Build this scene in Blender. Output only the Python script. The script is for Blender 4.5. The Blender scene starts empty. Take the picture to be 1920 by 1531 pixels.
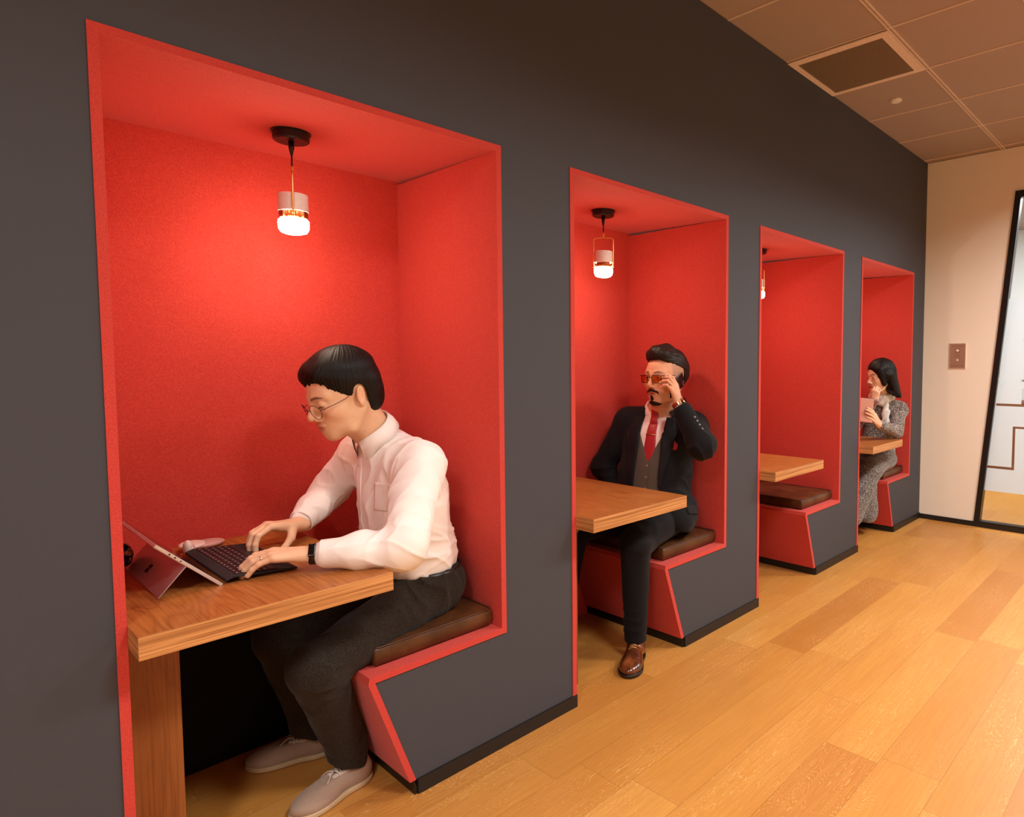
import bpy, bmesh, math, random
import numpy as np
from mathutils import Vector, Matrix
random.seed(4)
sc = bpy.context.scene
COL = sc.collection
PI = math.pi

# ------------------------------------------------------------------ camera
cam_data = bpy.data.cameras.new('camera')
cam = bpy.data.objects.new('camera', cam_data)
COL.objects.link(cam)
sc.camera = cam
cam_data.sensor_fit = 'HORIZONTAL'
cam_data.sensor_width = 36.0
cam_data.lens = 1209.57 * 36.0 / 1920.0
cam_data.shift_x = -(1200.0 - 960.0) / 1920.0
cam_data.shift_y = (747.9 - 765.5) / 1920.0
cam_data.clip_start = 0.02
yaw, pitch = 0.8537, -0.0588
fwd = Vector((math.sin(yaw) * math.cos(pitch), math.cos(yaw) * math.cos(pitch), math.sin(pitch)))
cam.location = (-0.2879, -1.7883, 1.3394)
cam.rotation_euler = fwd.to_track_quat('-Z', 'Y').to_euler()

# ------------------------------------------------------------------ light and exposure
sc.view_settings.view_transform = 'Standard'
sc.view_settings.look = 'None'
sc.view_settings.gamma = 1.0
sc.view_settings.use_curve_mapping = False
sc.view_settings.exposure = 0.0
sc.cycles.use_denoising = True
sc.cycles.sample_clamp_indirect = 6.0
sc.cycles.max_bounces = 8
world = bpy.data.worlds.new('world')
sc.world = world
world.use_nodes = True
world.node_tree.nodes['Background'].inputs[0].default_value = (1.0, 0.92, 0.86, 1)
world.node_tree.nodes['Background'].inputs[1].default_value = 0.03

def area(name, loc, size, power, color, rot=(0, 0, 0), sy=None, spread=PI):
    l = bpy.data.lights.new(name, 'AREA')
    l.energy = power
    l.color = color
    l.size = size
    l.spread = spread
    if sy:
        l.shape = 'RECTANGLE'
        l.size_y = sy
    o = bpy.data.objects.new(name, l)
    COL.objects.link(o)
    o.location = loc
    o.rotation_euler = rot
    return o
WARM = (1.0, 0.94, 0.88)
# recessed ceiling panels of the aisle, all outside the frame
for k, (lx, ly, pw) in enumerate([(-1.4, -1.9, 50), (0.9, -2.1, 50), (2.9, -1.95, 54), (4.4, -1.95, 56)]):
    area('ceiling_panel_light', (lx, ly, 2.93), 0.55, pw, WARM, spread=2.65)

# ------------------------------------------------------------------ object helpers
def tag(o, label=None, cat=None, group=None, kind=None):
    if label: o['label'] = label
    if cat: o['category'] = cat
    if group: o['group'] = group
    if kind: o['kind'] = kind
    return o

def empty(name, loc, label, cat, group=None):
    o = bpy.data.objects.new(name, None)
    o.empty_display_size = 0.05
    COL.objects.link(o)
    o.location = loc
    return tag(o, label, cat, group)

def obj(name, me, mat, parent=None, loc=None, smooth=False, bevel=0, label=None):
    """link a mesh or bmesh as one object; world coordinates unless loc is given"""
    if isinstance(me, bmesh.types.BMesh):
        bm = me
        me = bpy.data.meshes.new(name)
        bmesh.ops.recalc_face_normals(bm, faces=bm.faces)
        bm.to_mesh(me)
        bm.free()
    mats = mat if isinstance(mat, (list, tuple)) else [mat]
    for m in mats:
        me.materials.append(m)
    o = bpy.data.objects.new(name, me)
    COL.objects.link(o)
    if parent is not None:
        o.parent = parent
        o.matrix_parent_inverse = Matrix.Translation(parent.location).inverted() if parent.type == 'EMPTY' and parent.parent is None else Matrix()
    if loc is not None:
        o.location = loc
    if smooth:
        me.polygons.foreach_set('use_smooth', [True] * len(me.polygons))
    if bevel:
        b = o.modifiers.new('bevel', 'BEVEL')
        b.width = bevel
        b.segments = 3
        b.limit_method = 'ANGLE'
        b.harden_normals = False
    if label:
        o['label'] = label
    return o

def box(bm, x0, x1, y0, y1, z0, z1, M=None, mi=0):
    vs = [bm.verts.new(v) for v in ((x0, y0, z0), (x1, y0, z0), (x1, y1, z0), (x0, y1, z0), (x0, y0, z1), (x1, y0, z1), (x1, y1, z1), (x0, y1, z1))]
    for f in ((0, 3, 2, 1), (4, 5, 6, 7), (0, 1, 5, 4), (1, 2, 6, 5), (2, 3, 7, 6), (3, 0, 4, 7)):
        bm.faces.new([vs[i] for i in f]).material_index = mi
    if M is not None:
        for v in vs:
            v.co = M @ v.co
    return vs

def BX(*a, **k):
    bm = bmesh.new()
    box(bm, *a, **k)
    return bm

def prism(bm, pts, y0, y1, axis='y', mi=0):
    """2-D outline extruded along an axis: y -> (x,z), x -> (y,z), z -> (x,y)"""
    def P(p, d):
        return (p[0], d, p[1]) if axis == 'y' else (d, p[0], p[1]) if axis == 'x' else (p[0], p[1], d)
    a = [bm.verts.new(P(p, y0)) for p in pts]
    b = [bm.verts.new(P(p, y1)) for p in pts]
    bm.faces.new(a).material_index = mi
    bm.faces.new(b[::-1]).material_index = mi
    n = len(pts)
    for i in range(n):
        bm.faces.new((a[i], b[i], b[(i + 1) % n], a[(i + 1) % n])).material_index = mi

def lathe(bm, prof, c=(0, 0, 0), n=40, M=None, cap=True):
    rings = []
    for r, z in prof:
        rings.append([bm.verts.new(Vector((c[0] + r * math.cos(2 * PI * k / n), c[1] + r * math.sin(2 * PI * k / n), c[2] + z))) for k in range(n)])
    for a, b in zip(rings, rings[1:]):
        for k in range(n):
            bm.faces.new((a[k], a[(k + 1) % n], b[(k + 1) % n], b[k]))
    if cap:
        bm.faces.new(rings[0][::-1])
        bm.faces.new(rings[-1])
    if M is not None:
        for rg in rings:
            for v in rg:
                v.co = M @ v.co

def tube(bm, pts, r, n=10, closed=False, cap=True):
    """round wire through points; r a number or a list"""
    pts = [Vector(p) for p in pts]
    m = len(pts)
    rs = r if isinstance(r, (list, tuple)) else [r] * m
    rings = []
    up = None
    for i, p in enumerate(pts):
        if closed:
            t = pts[(i + 1) % m] - pts[i - 1]
        else:
            t = pts[min(i + 1, m - 1)] - pts[max(i - 1, 0)]
        t.normalize()
        if up is None:
            up = t.orthogonal().normalized()
        up = (up - t * up.dot(t))
        up = up.normalized() if up.length > 1e-6 else t.orthogonal().normalized()
        s = t.cross(up)
        rings.append([bm.verts.new(p + (up * math.cos(2 * PI * k / n) + s * math.sin(2 * PI * k / n)) * rs[i]) for k in range(n)])
    prs = list(zip(rings, rings[1:])) + ([(rings[-1], rings[0])] if closed else [])
    for a, b in prs:
        for k in range(n):
            bm.faces.new((a[k], a[(k + 1) % n], b[(k + 1) % n], b[k]))
    if cap and not closed:
        bm.faces.new(rings[0][::-1])
        bm.faces.new(rings[-1])

# ------------------------------------------------------------------ materials
def lin(r, g, b):
    f = lambda c: (c / 255 / 12.92) if c / 255 <= 0.04045 else ((c / 255 + 0.055) / 1.055) ** 2.4
    return (f(r), f(g), f(b), 1)

class NT:
    def __init__(s, name):
        s.m = bpy.data.materials.new(name)
        s.m.use_nodes = True
        s.t = s.m.node_tree
        s.b = s.t.nodes['Principled BSDF']
    def n(s, kind, **k):
        nd = s.t.nodes.new(kind)
        for a, v in k.items():
            setattr(nd, a, v)
        return nd
    def l(s, a, b):
        s.t.links.new(a, b)
    def coord(s, scale=(1, 1, 1), rot=(0, 0, 0), out='Object'):
        c = s.n('ShaderNodeTexCoord')
        m = s.n('ShaderNodeMapping')
        m.inputs['Scale'].default_value = scale
        m.inputs['Rotation'].default_value = rot
        s.l(c.outputs[out], m.inputs[0])
        return m.outputs[0]
    def noise(s, vec, scale, detail=4, rough=0.55, dist=0):
        n = s.n('ShaderNodeTexNoise')
        n.inputs['Scale'].default_value = scale
        n.inputs['Detail'].default_value = detail
        n.inputs['Roughness'].default_value = rough
        n.inputs['Distortion'].default_value = dist
        s.l(vec, n.inputs['Vector'])
        return n.outputs[0]
    def ramp(s, fac, stops):
        r = s.n('ShaderNodeValToRGB')
        e = r.color_ramp.elements
        while len(e) < len(stops):
            e.new(0.5)
        for i, (p, c) in enumerate(stops):
            e[i].position = p
            e[i].color = c if len(c) == 4 else (*c, 1)
        s.l(fac, r.inputs[0])
        return r.outputs[0]
    def mix(s, fac, a, b, mode='MIX'):
        m = s.n('ShaderNodeMix', data_type='RGBA', blend_type=mode)
        for i, v in ((0, fac), (6, a), (7, b)):
            if hasattr(v, 'links'):
                s.l(v, m.inputs[i])
            else:
                m.inputs[i].default_value = v
        return m.outputs[2]
    def math(s, op, a, b=0):
        m = s.n('ShaderNodeMath', operation=op)
        for i, v in ((0, a), (1, b)):
            if hasattr(v, 'links'):
                s.l(v, m.inputs[i])
            else:
                m.inputs[i].default_value = v
        return m.outputs[0]
    def color(s, v):
        if hasattr(v, 'links'):
            s.l(v, s.b.inputs['Base Color'])
        else:
            s.b.inputs['Base Color'].default_value = v
    def set(s, rough=0.5, metal=0, spec=None, sheen=0, coat=0):
        s.b.inputs['Roughness'].default_value = rough
        s.b.inputs['Metallic'].default_value = metal
        if spec is not None:
            s.b.inputs['Specular IOR Level'].default_value = spec
        if sheen:
            s.b.inputs['Sheen Weight'].default_value = sheen
        if coat:
            s.b.inputs['Coat Weight'].default_value = coat
    def bump(s, h, strength=0.2, dist=0.002):
        b = s.n('ShaderNodeBump')
        b.inputs['Strength'].default_value = strength
        b.inputs['Distance'].default_value = dist
        s.l(h, b.inputs['Height'])
        s.l(b.outputs[0], s.b.inputs['Normal'])

def plain(name, c, rough=0.5, metal=0, nscale=60, var=0.12, bump=0.05, spec=None, sheen=0, coat=0):
    """colour with a faint grain of its own"""
    t = NT(name)
    v = t.coord()
    n = t.noise(v, nscale)
    k = 1 - var
    t.color(t.mix(n, (c[0] * k, c[1] * k, c[2] * k, 1), (min(1, c[0] * (1 + var)), min(1, c[1] * (1 + var)), min(1, c[2] * (1 + var)), 1)))
    t.set(rough, metal, spec, sheen, coat)
    if bump:
        t.bump(n, bump, 0.001)
    return t.m

M = {}
def mat_felt():
    t = NT('red_felt')
    v = t.coord()
    fine = t.noise(v, 260, 3, 0.7)
    mott = t.noise(v, 38, 4, 0.6, 0.6)
    c1 = t.ramp(fine, [(0.3, lin(188, 50, 44)), (0.62, lin(213, 73, 58)), (0.8, lin(226, 112, 94))])
    c2 = t.mix(t.math('MULTIPLY', mott, 0.35), c1, lin(178, 34, 36))
    t.color(c2)
    t.set(0.88, sheen=0.2)
    t.b.inputs['Sheen Tint'].default_value = (1, 0.72, 0.74, 1)
    t.b.inputs['Sheen Roughness'].default_value = 0.45
    t.bump(fine, 0.35, 0.0015)
    return t.m
M['felt'] = mat_felt()

def mat_grey():
    t = NT('charcoal_wall_laminate')
    v = t.coord()
    f = t.noise(v, 420, 2, 0.5)
    g = t.noise(v, 1.4, 3, 0.5)
    t.color(t.mix(f, lin(64, 66, 73), lin(71, 72, 79)))
    t.set(0.66, spec=0.35)
    t.bump(f, 0.12, 0.0008)
    return t.m
M['grey'] = mat_grey()
M['black_base'] = plain('black_skirting', lin(22, 20, 20), 0.45, bump=0.02)
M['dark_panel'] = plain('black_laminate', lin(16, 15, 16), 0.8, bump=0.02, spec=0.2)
M['white_wall'] = plain('cream_wall_paint', lin(242, 232, 216), 0.8, nscale=300, var=0.015)
M['far_wall'] = plain('far_room_paint', lin(228, 230, 230), 0.8, nscale=300, var=0.015)

def wood(name, c_dark, c_mid, c_light, along='x', sc_=1.0, rough=0.38):
    """laminate timber; grain runs along one axis of the object"""
    t = NT(name)
    s = {'x': (1.6, 9, 9), 'y': (9, 1.6, 9), 'z': (9, 9, 1.6)}[along]
    v = t.coord(tuple(k * sc_ for k in s))
    warp = t.noise(v, 0.9, 3, 0.5, 0.6)
    sf = {'x': (0.8, 5.5, 5.5), 'y': (5.5, 0.8, 5.5), 'z': (5.5, 5.5, 0.8)}[along]
    field = t.noise(t.coord(tuple(k * sc_ for k in sf)), 1.25, 2, 0.45, 0.2)
    rings = t.math('FRACT', t.math('MULTIPLY', field, 20.0))
    s2 = {'x': (3, 160, 160), 'y': (160, 3, 160), 'z': (160, 160, 3)}[along]
    v2 = t.coord(tuple(k * sc_ for k in s2))
    pores = t.noise(v2, 1.0, 3, 0.6)
    base = t.ramp(rings, [(0.0, c_mid), (0.5, c_light), (0.9, c_mid), (0.96, c_dark), (1.0, c_mid)])
    base = t.mix(t.ramp(warp, [(0.35, (0.45, 0.45, 0.45)), (0.7, (0.9, 0.9, 0.9))]), base, c_mid)
    fac = t.ramp(pores, [(0.38, (0.5, 0.5, 0.5)), (0.52, (0, 0, 0))])
    t.color(t.mix(fac, base, c_dark))
    t.set(rough, spec=0.45)
    t.bump(pores, 0.12, 0.0006)
    return t.m
oak = (lin(126, 66, 26), lin(172, 104, 48), lin(196, 128, 66))
M['table_wood'] = wood('oak_veneer', *oak, along='y')
M['leg_wood'] = wood('oak_veneer_upright', lin(112, 60, 26), lin(142, 84, 40), lin(160, 98, 50), along='z')

def mat_edge(nm, sc3):
    t = NT(nm)
    v = t.coord(sc3)
    n = t.noise(v, 1.0, 4, 0.6)
    t.color(t.ramp(n, [(0.35, lin(150, 92, 46)), (0.55, lin(204, 144, 86)), (0.75, lin(222, 164, 104))]))
    t.set(0.45)
    return t.m
M['edge_wood'] = mat_edge('oak_edge_band', (2.5, 260, 260))
M['edge_wood_side'] = mat_edge('oak_edge_band_side', (260, 2.5, 260))

def mat_floor():
    t = NT('oak_plank_floor')
    c = t.n('ShaderNodeTexCoord')
    sx = t.n('ShaderNodeSeparateXYZ')
    t.l(c.outputs['Object'], sx.inputs[0])
    RH, PL = 0.187, 1.24
    ry = t.math('DIVIDE', t.math('ADD', sx.outputs[1], 0.085), RH)
    row = t.math('FLOOR', ry)
    fy = t.math('FRACT', ry)
    wn = t.n('ShaderNodeTexWhiteNoise', noise_dimensions='1D')
    t.l(row, wn.inputs['W'])
    px_ = t.math('ADD', t.math('DIVIDE', sx.outputs[0], PL), wn.outputs['Value'])
    col_ = t.math('FLOOR', px_)
    fx = t.math('FRACT', px_)
    cid = t.n('ShaderNodeCombineXYZ')
    t.l(row, cid.inputs[0]); t.l(col_, cid.inputs[1])
    wn2 = t.n('ShaderNodeTexWhiteNoise', noise_dimensions='2D')
    t.l(cid.outputs[0], wn2.inputs['Vector'])
    # joints
    ey = t.math('MULTIPLY', t.math('MINIMUM', fy, t.math('SUBTRACT', 1.0, fy)), RH)
    ex = t.math('MULTIPLY', t.math('MINIMUM', fx, t.math('SUBTRACT', 1.0, fx)), PL)
    joint = t.math('LESS_THAN', t.math('MINIMUM', ey, ex), 0.0009)
    # every plank gets its own piece of grain
    sh = t.n('ShaderNodeVectorMath', operation='MULTIPLY_ADD')
    t.l(wn2.outputs['Color'], sh.inputs[0])
    sh.inputs[1].default_value = (17.3, 11.1, 9.7)
    t.l(c.outputs['Object'], sh.inputs[2])
    def mapped(sc3):
        mp = t.n('ShaderNodeMapping')
        mp.inputs['Scale'].default_value = sc3
        t.l(sh.outputs[0], mp.inputs[0])
        return mp.outputs[0]
    field = t.noise(mapped((0.9, 6.5, 6.5)), 1.7, 3, 0.55, 0.3)
    rings = t.math('FRACT', t.math('MULTIPLY', field, 48.0))
    line = t.ramp(rings, [(0.0, (0, 0, 0)), (0.34, (0, 0, 0)), (0.5, (1, 1, 1)), (0.62, (0, 0, 0))])
    patch = t.noise(mapped((0.7, 2.5, 2.5)), 2.2, 3, 0.5)
    fine = t.noise(mapped((6, 150, 150)), 1.0, 3, 0.6)
    tone = t.ramp(wn2.outputs['Value'], [(0.0, lin(182, 118, 50)), (0.3, lin(196, 134, 60)), (0.65, lin(204, 143, 66)), (1.0, lin(211, 152, 74))])
    lf = t.math('MULTIPLY', line, t.ramp(patch, [(0.40, (0.06, 0.06, 0.06)), (0.60, (0.64, 0.64, 0.64))]))
    lf = t.math('MULTIPLY', lf, t.ramp(fine, [(0.3, (0.4, 0.4, 0.4)), (0.6, (1, 1, 1))]))
    col = t.mix(t.ramp(field, [(0.3, (0.35, 0.35, 0.35)), (0.7, (0, 0, 0))]), tone, lin(186, 124, 62))
    col = t.mix(lf, col, lin(236, 194, 130))
    col = t.mix(t.ramp(fine, [(0.38, (0.20, 0.20, 0.20)), (0.6, (0, 0, 0))]), col, lin(160, 100, 46))
    col = t.mix(t.math('MULTIPLY', joint, 0.5), col, lin(120, 76, 36))
    t.color(col)
    t.set(0.40, spec=0.4)
    t.bump(fine, 0.08, 0.0006)
    return t.m
M['floor'] = mat_floor()

def mat_leather():
    t = NT('brown_leather')
    v = t.coord()
    n = t.noise(v, 9, 4, 0.6)
    vo = t.n('ShaderNodeTexVoronoi')
    vo.inputs['Scale'].default_value = 420
    t.l(v, vo.inputs['Vector'])
    t.color(t.ramp(n, [(0.3, lin(58, 32, 16)), (0.55, lin(84, 50, 26)), (0.75, lin(104, 66, 38))]))
    t.set(0.36, spec=0.5)
    t.bump(vo.outputs['Distance'], 0.12, 0.0008)
    return t.m
M['leather'] = mat_leather()
M['leather_seam'] = plain('leather_piping', lin(74, 44, 24), 0.4)
M['matt_black'] = plain('matt_black_metal', lin(20, 20, 22), 0.4, bump=0)
M['white_lacquer'] = plain('white_lacquer', lin(238, 232, 230), 0.35, bump=0)
M['brass'] = plain('polished_brass', lin(246, 206, 128), 0.42, metal=1, bump=0, var=0.04)
M['copper'] = plain('copper_ring', lin(176, 100, 62), 0.3, metal=1, bump=0)
M['ceil'] = plain('metal_ceiling_tile', lin(170, 152, 142), 0.7, nscale=200, var=0.02, bump=0)
M['ceil_grid'] = plain('ceiling_grid_rail', lin(228, 208, 192), 0.6, bump=0)
M['vent_frame'] = plain('vent_frame_paint', lin(232, 212, 196), 0.6, bump=0)
M['vent_slat'] = plain('vent_slat_paint', lin(128, 114, 100), 0.6, bump=0)
M['vent_dark'] = plain('vent_dark_cavity', lin(12, 10, 10), 0.9, bump=0)

def emis(name, c, s):
    t = NT(name)
    t.set(0.4)
    t.color((0.9, 0.85, 0.8, 1))
    t.b.inputs['Emission Color'].default_value = c
    t.b.inputs['Emission Strength'].default_value = s
    return t.m
for _n, _e in enumerate((125, 100, 84, 78)):
    M['bulb%d' % _n] = emis('lit_bulb_glass', (1.0, 0.79, 0.58, 1), _e)

# ------------------------------------------------------------------ the room
OFF = [0.0, 1.3662, 2.7235, 4.0705]         # left edge of each booth opening
W, H, D, HS, T = 1.056, 2.052, 0.64, 0.401, 0.02
XB, XQ, XE, HC, BB = 0.584, 0.714, 5.403, 2.974, 0.048
XL, YR = -2.6, -4.6                          # the unseen ends of the aisle

floor = obj('floor', BX(XL, XE, YR, D + 0.02, -0.05, 0), M['floor'])
tag(floor, 'honey oak plank floor of the aisle and booths', kind='structure')

bm = bmesh.new()
prism(bm, [(XL, 0), (0, 0), (0, H), (XL, H)], 0, 0.04)
prism(bm, [(XL, H), (XE, H), (XE, HC), (XL, HC)], 0, 0.04)
for i, x in enumerate(OFF):
    nx = OFF[i + 1] if i < 3 else XE
    prism(bm, [(x + W, H), (x + W, HS), (x + XB, HS), (x + XQ - 0.006, BB * 0.6), (x + XQ, 0), (nx, 0), (nx, H)], 0, 0.04)
tag(obj('wall_left', bm, M['grey']), 'charcoal grey wall with four booth openings', kind='structure')

wb = bmesh.new()
# end wall with the slanted opening for the glass partition
zt = 2.64
g = lambda z: -0.430 - 0.2235 * (z - 0.0) / 2.64       # slanted left edge of the frame
prism(wb, [(D + 0.02, 0), (g(0), 0), (g(zt), zt), (YR, zt), (YR, HC), (D + 0.02, HC)], XE, XE + 0.1, axis='x')
tag(obj('wall_back', wb, M['white_wall']), 'cream end wall of the aisle', kind='structure')
tag(obj('wall_right', BX(XL, XE, YR - 0.1, YR, 0, HC), M['white_wall']), 'cream wall opposite the booths', kind='structure')
tag(obj('wall_front', BX(XL - 0.1, XL, YR, D + 0.02, 0, HC), M['white_wall']), 'cream wall behind the camera', kind='structure')

cb = BX(XL - 0.1, XE + 0.1, YR - 0.1, D + 0.1, HC + 0.004, HC + 0.06)
tag(obj('ceiling', cb, M['ceil']), 'brownish metal tile ceiling', kind='structure')
# ceiling grid rails
bm = bmesh.new()
tx = 0.5815
for k in range(-9, 6):
    x = 2.987 - 0.0 + k * tx
    if XL < x < XE:
        box(bm, x - 0.0035, x + 0.0035, YR, 0, HC - 0.001, HC + 0.004)
for k in range(1, 8):
    y = -0.56 * k
    for o in (-0.009, 0.009):
        box(bm, XL, XE, y + o - 0.0028, y + o + 0.0028, HC - 0.0025, HC + 0.004)
tag(obj('trim_1', bm, M['ceil_grid']), 'pale rails between the ceiling tiles', kind='structure')

bm = bmesh.new()
for i, x in enumerate(OFF):
    nx = (OFF[i + 1] + T) if i < 3 else XE
    box(bm, x + XQ - 0.002, nx, -0.007, 0, 0, BB)
box(bm, XL, 0, -0.007, 0, 0, BB)
tag(obj('baseboard_left', bm, M['black_base']), 'black skirting along the charcoal wall', kind='structure')
tag(obj('baseboard_back', BX(XE - 0.008, XE, YR, -0.0075, 0, BB * 0.85), M['black_base']), 'black skirting along the end wall', kind='structure')

# ------------------------------------------------------------------ ceiling fittings
v0 = 2.987
vent = empty('ceiling_vent', (v0 + tx / 2, -0.28, HC), 'square louvred air vent set in the ceiling against the grey wall', 'ceiling vent')
bm = bmesh.new()
x0, x1, y0, y1 = v0 + 0.006, v0 + tx - 0.006, -0.548, -0.004
ix0, ix1, iy0, iy1 = x0 + 0.05, x1 - 0.035, y0 + 0.045, y1 - 0.035
for a in ((x0, ix0, y0, y1), (ix1, x1, y0, y1), (ix0, ix1, y0, iy0), (ix0, ix1, iy1, y1)):
    box(bm, a[0], a[1], a[2], a[3], HC - 0.009, HC - 0.0035)
obj('frame', bm, M['vent_frame'], vent)
obj('duct', BX(ix0, ix1, iy0, iy1, HC - 0.0034, HC + 0.003), M['vent_dark'], vent, label='dark cavity behind the slats')
bm = bmesh.new()
ns = 24
for k in range(ns):
    x = ix0 + (k + 0.5) * (ix1 - ix0) / ns
    Mx = Matrix.Translation((x, 0, HC - 0.0065)) @ Matrix.Rotation(0.6, 4, 'Y')
    box(bm, -0.0046, 0.0046, iy0, iy1, -0.0006, 0.0006, M=Mx)
obj('louvre', bm, M['vent_slat'], vent)
det = empty('smoke_detector', (3.905, -0.268, HC), 'small round white disc on the ceiling tile beyond the vent', 'smoke detector')
bm = bmesh.new(); lathe(bm, [(0.036, 0.003), (0.036, -0.003), (0.030, -0.004)], (3.905, -0.268, HC)); obj('base', bm, M['white_lacquer'], det, smooth=False)
bm = bmesh.new(); lathe(bm, [(0.030, -0.004), (0.0285, -0.009), (0.024, -0.011)], (3.905, -0.268, HC)); obj('cover', bm, M['white_lacquer'], det, smooth=False)

# ------------------------------------------------------------------ the booths
ORD = ['first', 'second', 'third', 'fourth']
WHO = ['booth of the man in the white shirt', 'booth of the man in the dark suit', 'empty booth', 'farthest booth, of the woman in tweed']
E = 0.004
for i, X in enumerate(OFF):
    al = empty('alcove_lining', (X + W / 2, 0, 0), 'red felt lining of the ' + WHO[i], 'alcove lining', 'red booth linings')
    obj('side_panel', BX(X, X + T, -E, D, 0.0005, H - T), M['felt'], al)
    obj('side_panel', BX(X + W - T, X + W, -E, D, HS + T, H - T), M['felt'], al)
    bm = bmesh.new()
    prism(bm, [(-E, H - T), (-E, H), (D, H + 0.012), (D, H - T + 0.012)], X, X + W, axis='x')
    obj('top_panel', bm, M['felt'], al)
    obj('back_panel', BX(X, X + W, D, D + T, 0.0, H + 0.02), M['felt'], al)
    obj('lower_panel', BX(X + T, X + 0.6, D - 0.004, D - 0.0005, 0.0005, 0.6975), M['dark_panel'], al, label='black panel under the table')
    bn = empty('bench', (X + 0.83, 0.3, 0), 'red felt bench with slanted front in the ' + WHO[i], 'bench', 'red booth benches')
    k = 0.0205
    obj('seat', (lambda b: (prism(b, [(X + XB - k - 0.001, HS), (X + XB - k + 0.004, HS + T), (X + W, HS + T), (X + W, HS)], -E, D - 0.0005), b)[1])(bmesh.new()), M['felt'], bn)
    obj('front', (lambda b: (prism(b, [(X + XB - k, HS - 0.0004), (X + XB, HS - 0.0004), (X + XQ - 0.008, BB), (X + XQ - 0.008 - k, BB)], -E, D - 0.0005), b)[1])(bmesh.new()), M['felt'], bn)
    obj('plinth', BX(X + XQ - 0.012, X + XQ - 0.003, 0.0, D - 0.0005, 0.0005, BB - 0.0004), M['black_base'], bn, label='black strip along the floor')
    # leather seat cushion
    cu = empty('seat_cushion', (X + 0.83, 0.32, HS + T), 'brown leather cushion on the bench of the ' + WHO[i], 'seat cushion', 'brown leather bench cushions')
    cx0, cx1, cy0, cy1, cz0, cz1 = X + 0.606, X + W - T - 0.008, 0.042, D - 0.012, HS + T + 0.001, HS + T + 0.068
    bm = bmesh.new()
    nx_, ny_ = 14, 18
    def cush(u, v):
        e = 1 - max(abs(u), abs(v)) ** 6
        return e
    grid = []
    for a in range(nx_ + 1):
        row = []
        for b in range(ny_ + 1):
            u, v = a / nx_ * 2 - 1, b / ny_ * 2 - 1
            z = cz1 - 0.008 + 0.010 * (1 - u ** 4) * (1 - v ** 4) + (0.002 * math.sin(9 * u + i) * math.cos(7 * v))
            row.append(bm.verts.new(((cx0 + cx1) / 2 + u * (cx1 - cx0) / 2, (cy0 + cy1) / 2 + v * (cy1 - cy0) / 2, z)))
        grid.append(row)
    for a in range(nx_):
        for b in range(ny_):
            bm.faces.new((grid[a][b], grid[a + 1][b], grid[a + 1][b + 1], grid[a][b + 1]))
    rim = [grid[a][0] for a in range(nx_ + 1)] + [grid[nx_][b] for b in range(1, ny_ + 1)] + [grid[a][ny_] for a in range(nx_ - 1, -1, -1)] + [grid[0][b] for b in range(ny_ - 1, 0, -1)]
    low = []
    mc = Vector(((cx0 + cx1) / 2, (cy0 + cy1) / 2, 0))
    for q, zz in ((1.012, cz0 + 0.026), (0.985, cz0 + 0.002)):
        low.append([bm.verts.new(((v.co.x - mc.x) * q + mc.x, (v.co.y - mc.y) * q + mc.y, zz)) for v in rim])
    n_ = len(rim)
    for A, B in ((rim, low[0]), (low[0], low[1])):
        for j in range(n_):
            bm.faces.new((A[j], B[j], B[(j + 1) % n_], A[(j + 1) % n_]))
    bm.faces.new(low[1])
    c = obj('body', bm, M['leather'], cu, smooth=True)
    bv = c.modifiers.new('bevel', 'BEVEL'); bv.width = 0.007; bv.segments = 3; bv.limit_method = 'ANGLE'; bv.angle_limit = 0.6
    bm = bmesh.new()
    rr = 0.02
    zc = cz1 - 0.0085
    loop = []
    for (qx, qy, a0) in ((cx1 - rr, cy1 - rr, 0), (cx0 + rr, cy1 - rr, PI / 2), (cx0 + rr, cy0 + rr, PI), (cx1 - rr, cy0 + rr, 1.5 * PI)):
        for s in range(5):
            a = a0 + s * PI / 8
            loop.append((qx + rr * math.cos(a), qy + rr * math.sin(a), zc + 0.001))
    tube(bm, loop, 0.0024, 6, closed=True)
    obj('piping', bm, M['leather_seam'], cu, smooth=True)
    # table
    tb = empty('booth_table', (X + 0.3, 0.25, 0), 'oak veneer table in the ' + WHO[i], 'table', 'oak booth tables')
    top = obj('tabletop', BX(X + T + 0.0005, X + 0.597, -0.099, D - 0.0008, 0.698, 0.75), [M['table_wood'], M['edge_wood'], M['edge_wood_side']], tb, bevel=0.0012)
    for p in top.data.polygons:
        p.material_index = 0 if abs(p.normal.z) > 0.5 else 1 if abs(p.normal.y) > 0.5 else 2
    bm = bmesh.new()
    box(bm, X + T + 0.0005, X + 0.142, 0.12, D - 0.0045, 0.0005, 0.6975)
    prism(bm, [(X + 0.142, 0.6975), (X + 0.142, 0.632), (X + 0.200, 0.6975)], 0.122, D - 0.0045)
    obj('leg', bm, M['leg_wood'], tb)
    # pendant lamp
    lx, ly = X + (0.566 if i == 2 else 0.532), 0.345
    zc = H - T + 0.006
    lp = empty('pendant_lamp', (lx, ly, zc), 'lit white and brass pendant lamp in the ' + WHO[i], 'pendant lamp', 'white and brass booth pendants')
    bm = bmesh.new()
    lathe(bm, [(0.056, 0.0), (0.056, -0.004), (0.051, -0.0045), (0.051, -0.024), (0.046, -0.028)], (lx, ly, zc), 48)
    obj('canopy', bm, M['matt_black'], lp)
    bm = bmesh.new()
    lathe(bm, [(0.008, -0.028), (0.008, -0.048), (0.006, -0.056), (0.0045, -0.066)], (lx, ly, zc), 16)
    tube(bm, [(lx, ly, zc - 0.06), (lx, ly, zc - 0.105)], 0.0026, 8)
    obj('cord', bm, M['matt_black'], lp, smooth=True)
    bm = bmesh.new()
    lathe(bm, [(0.0045, -0.098), (0.0045, -0.122)], (lx, ly, zc), 14)
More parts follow.
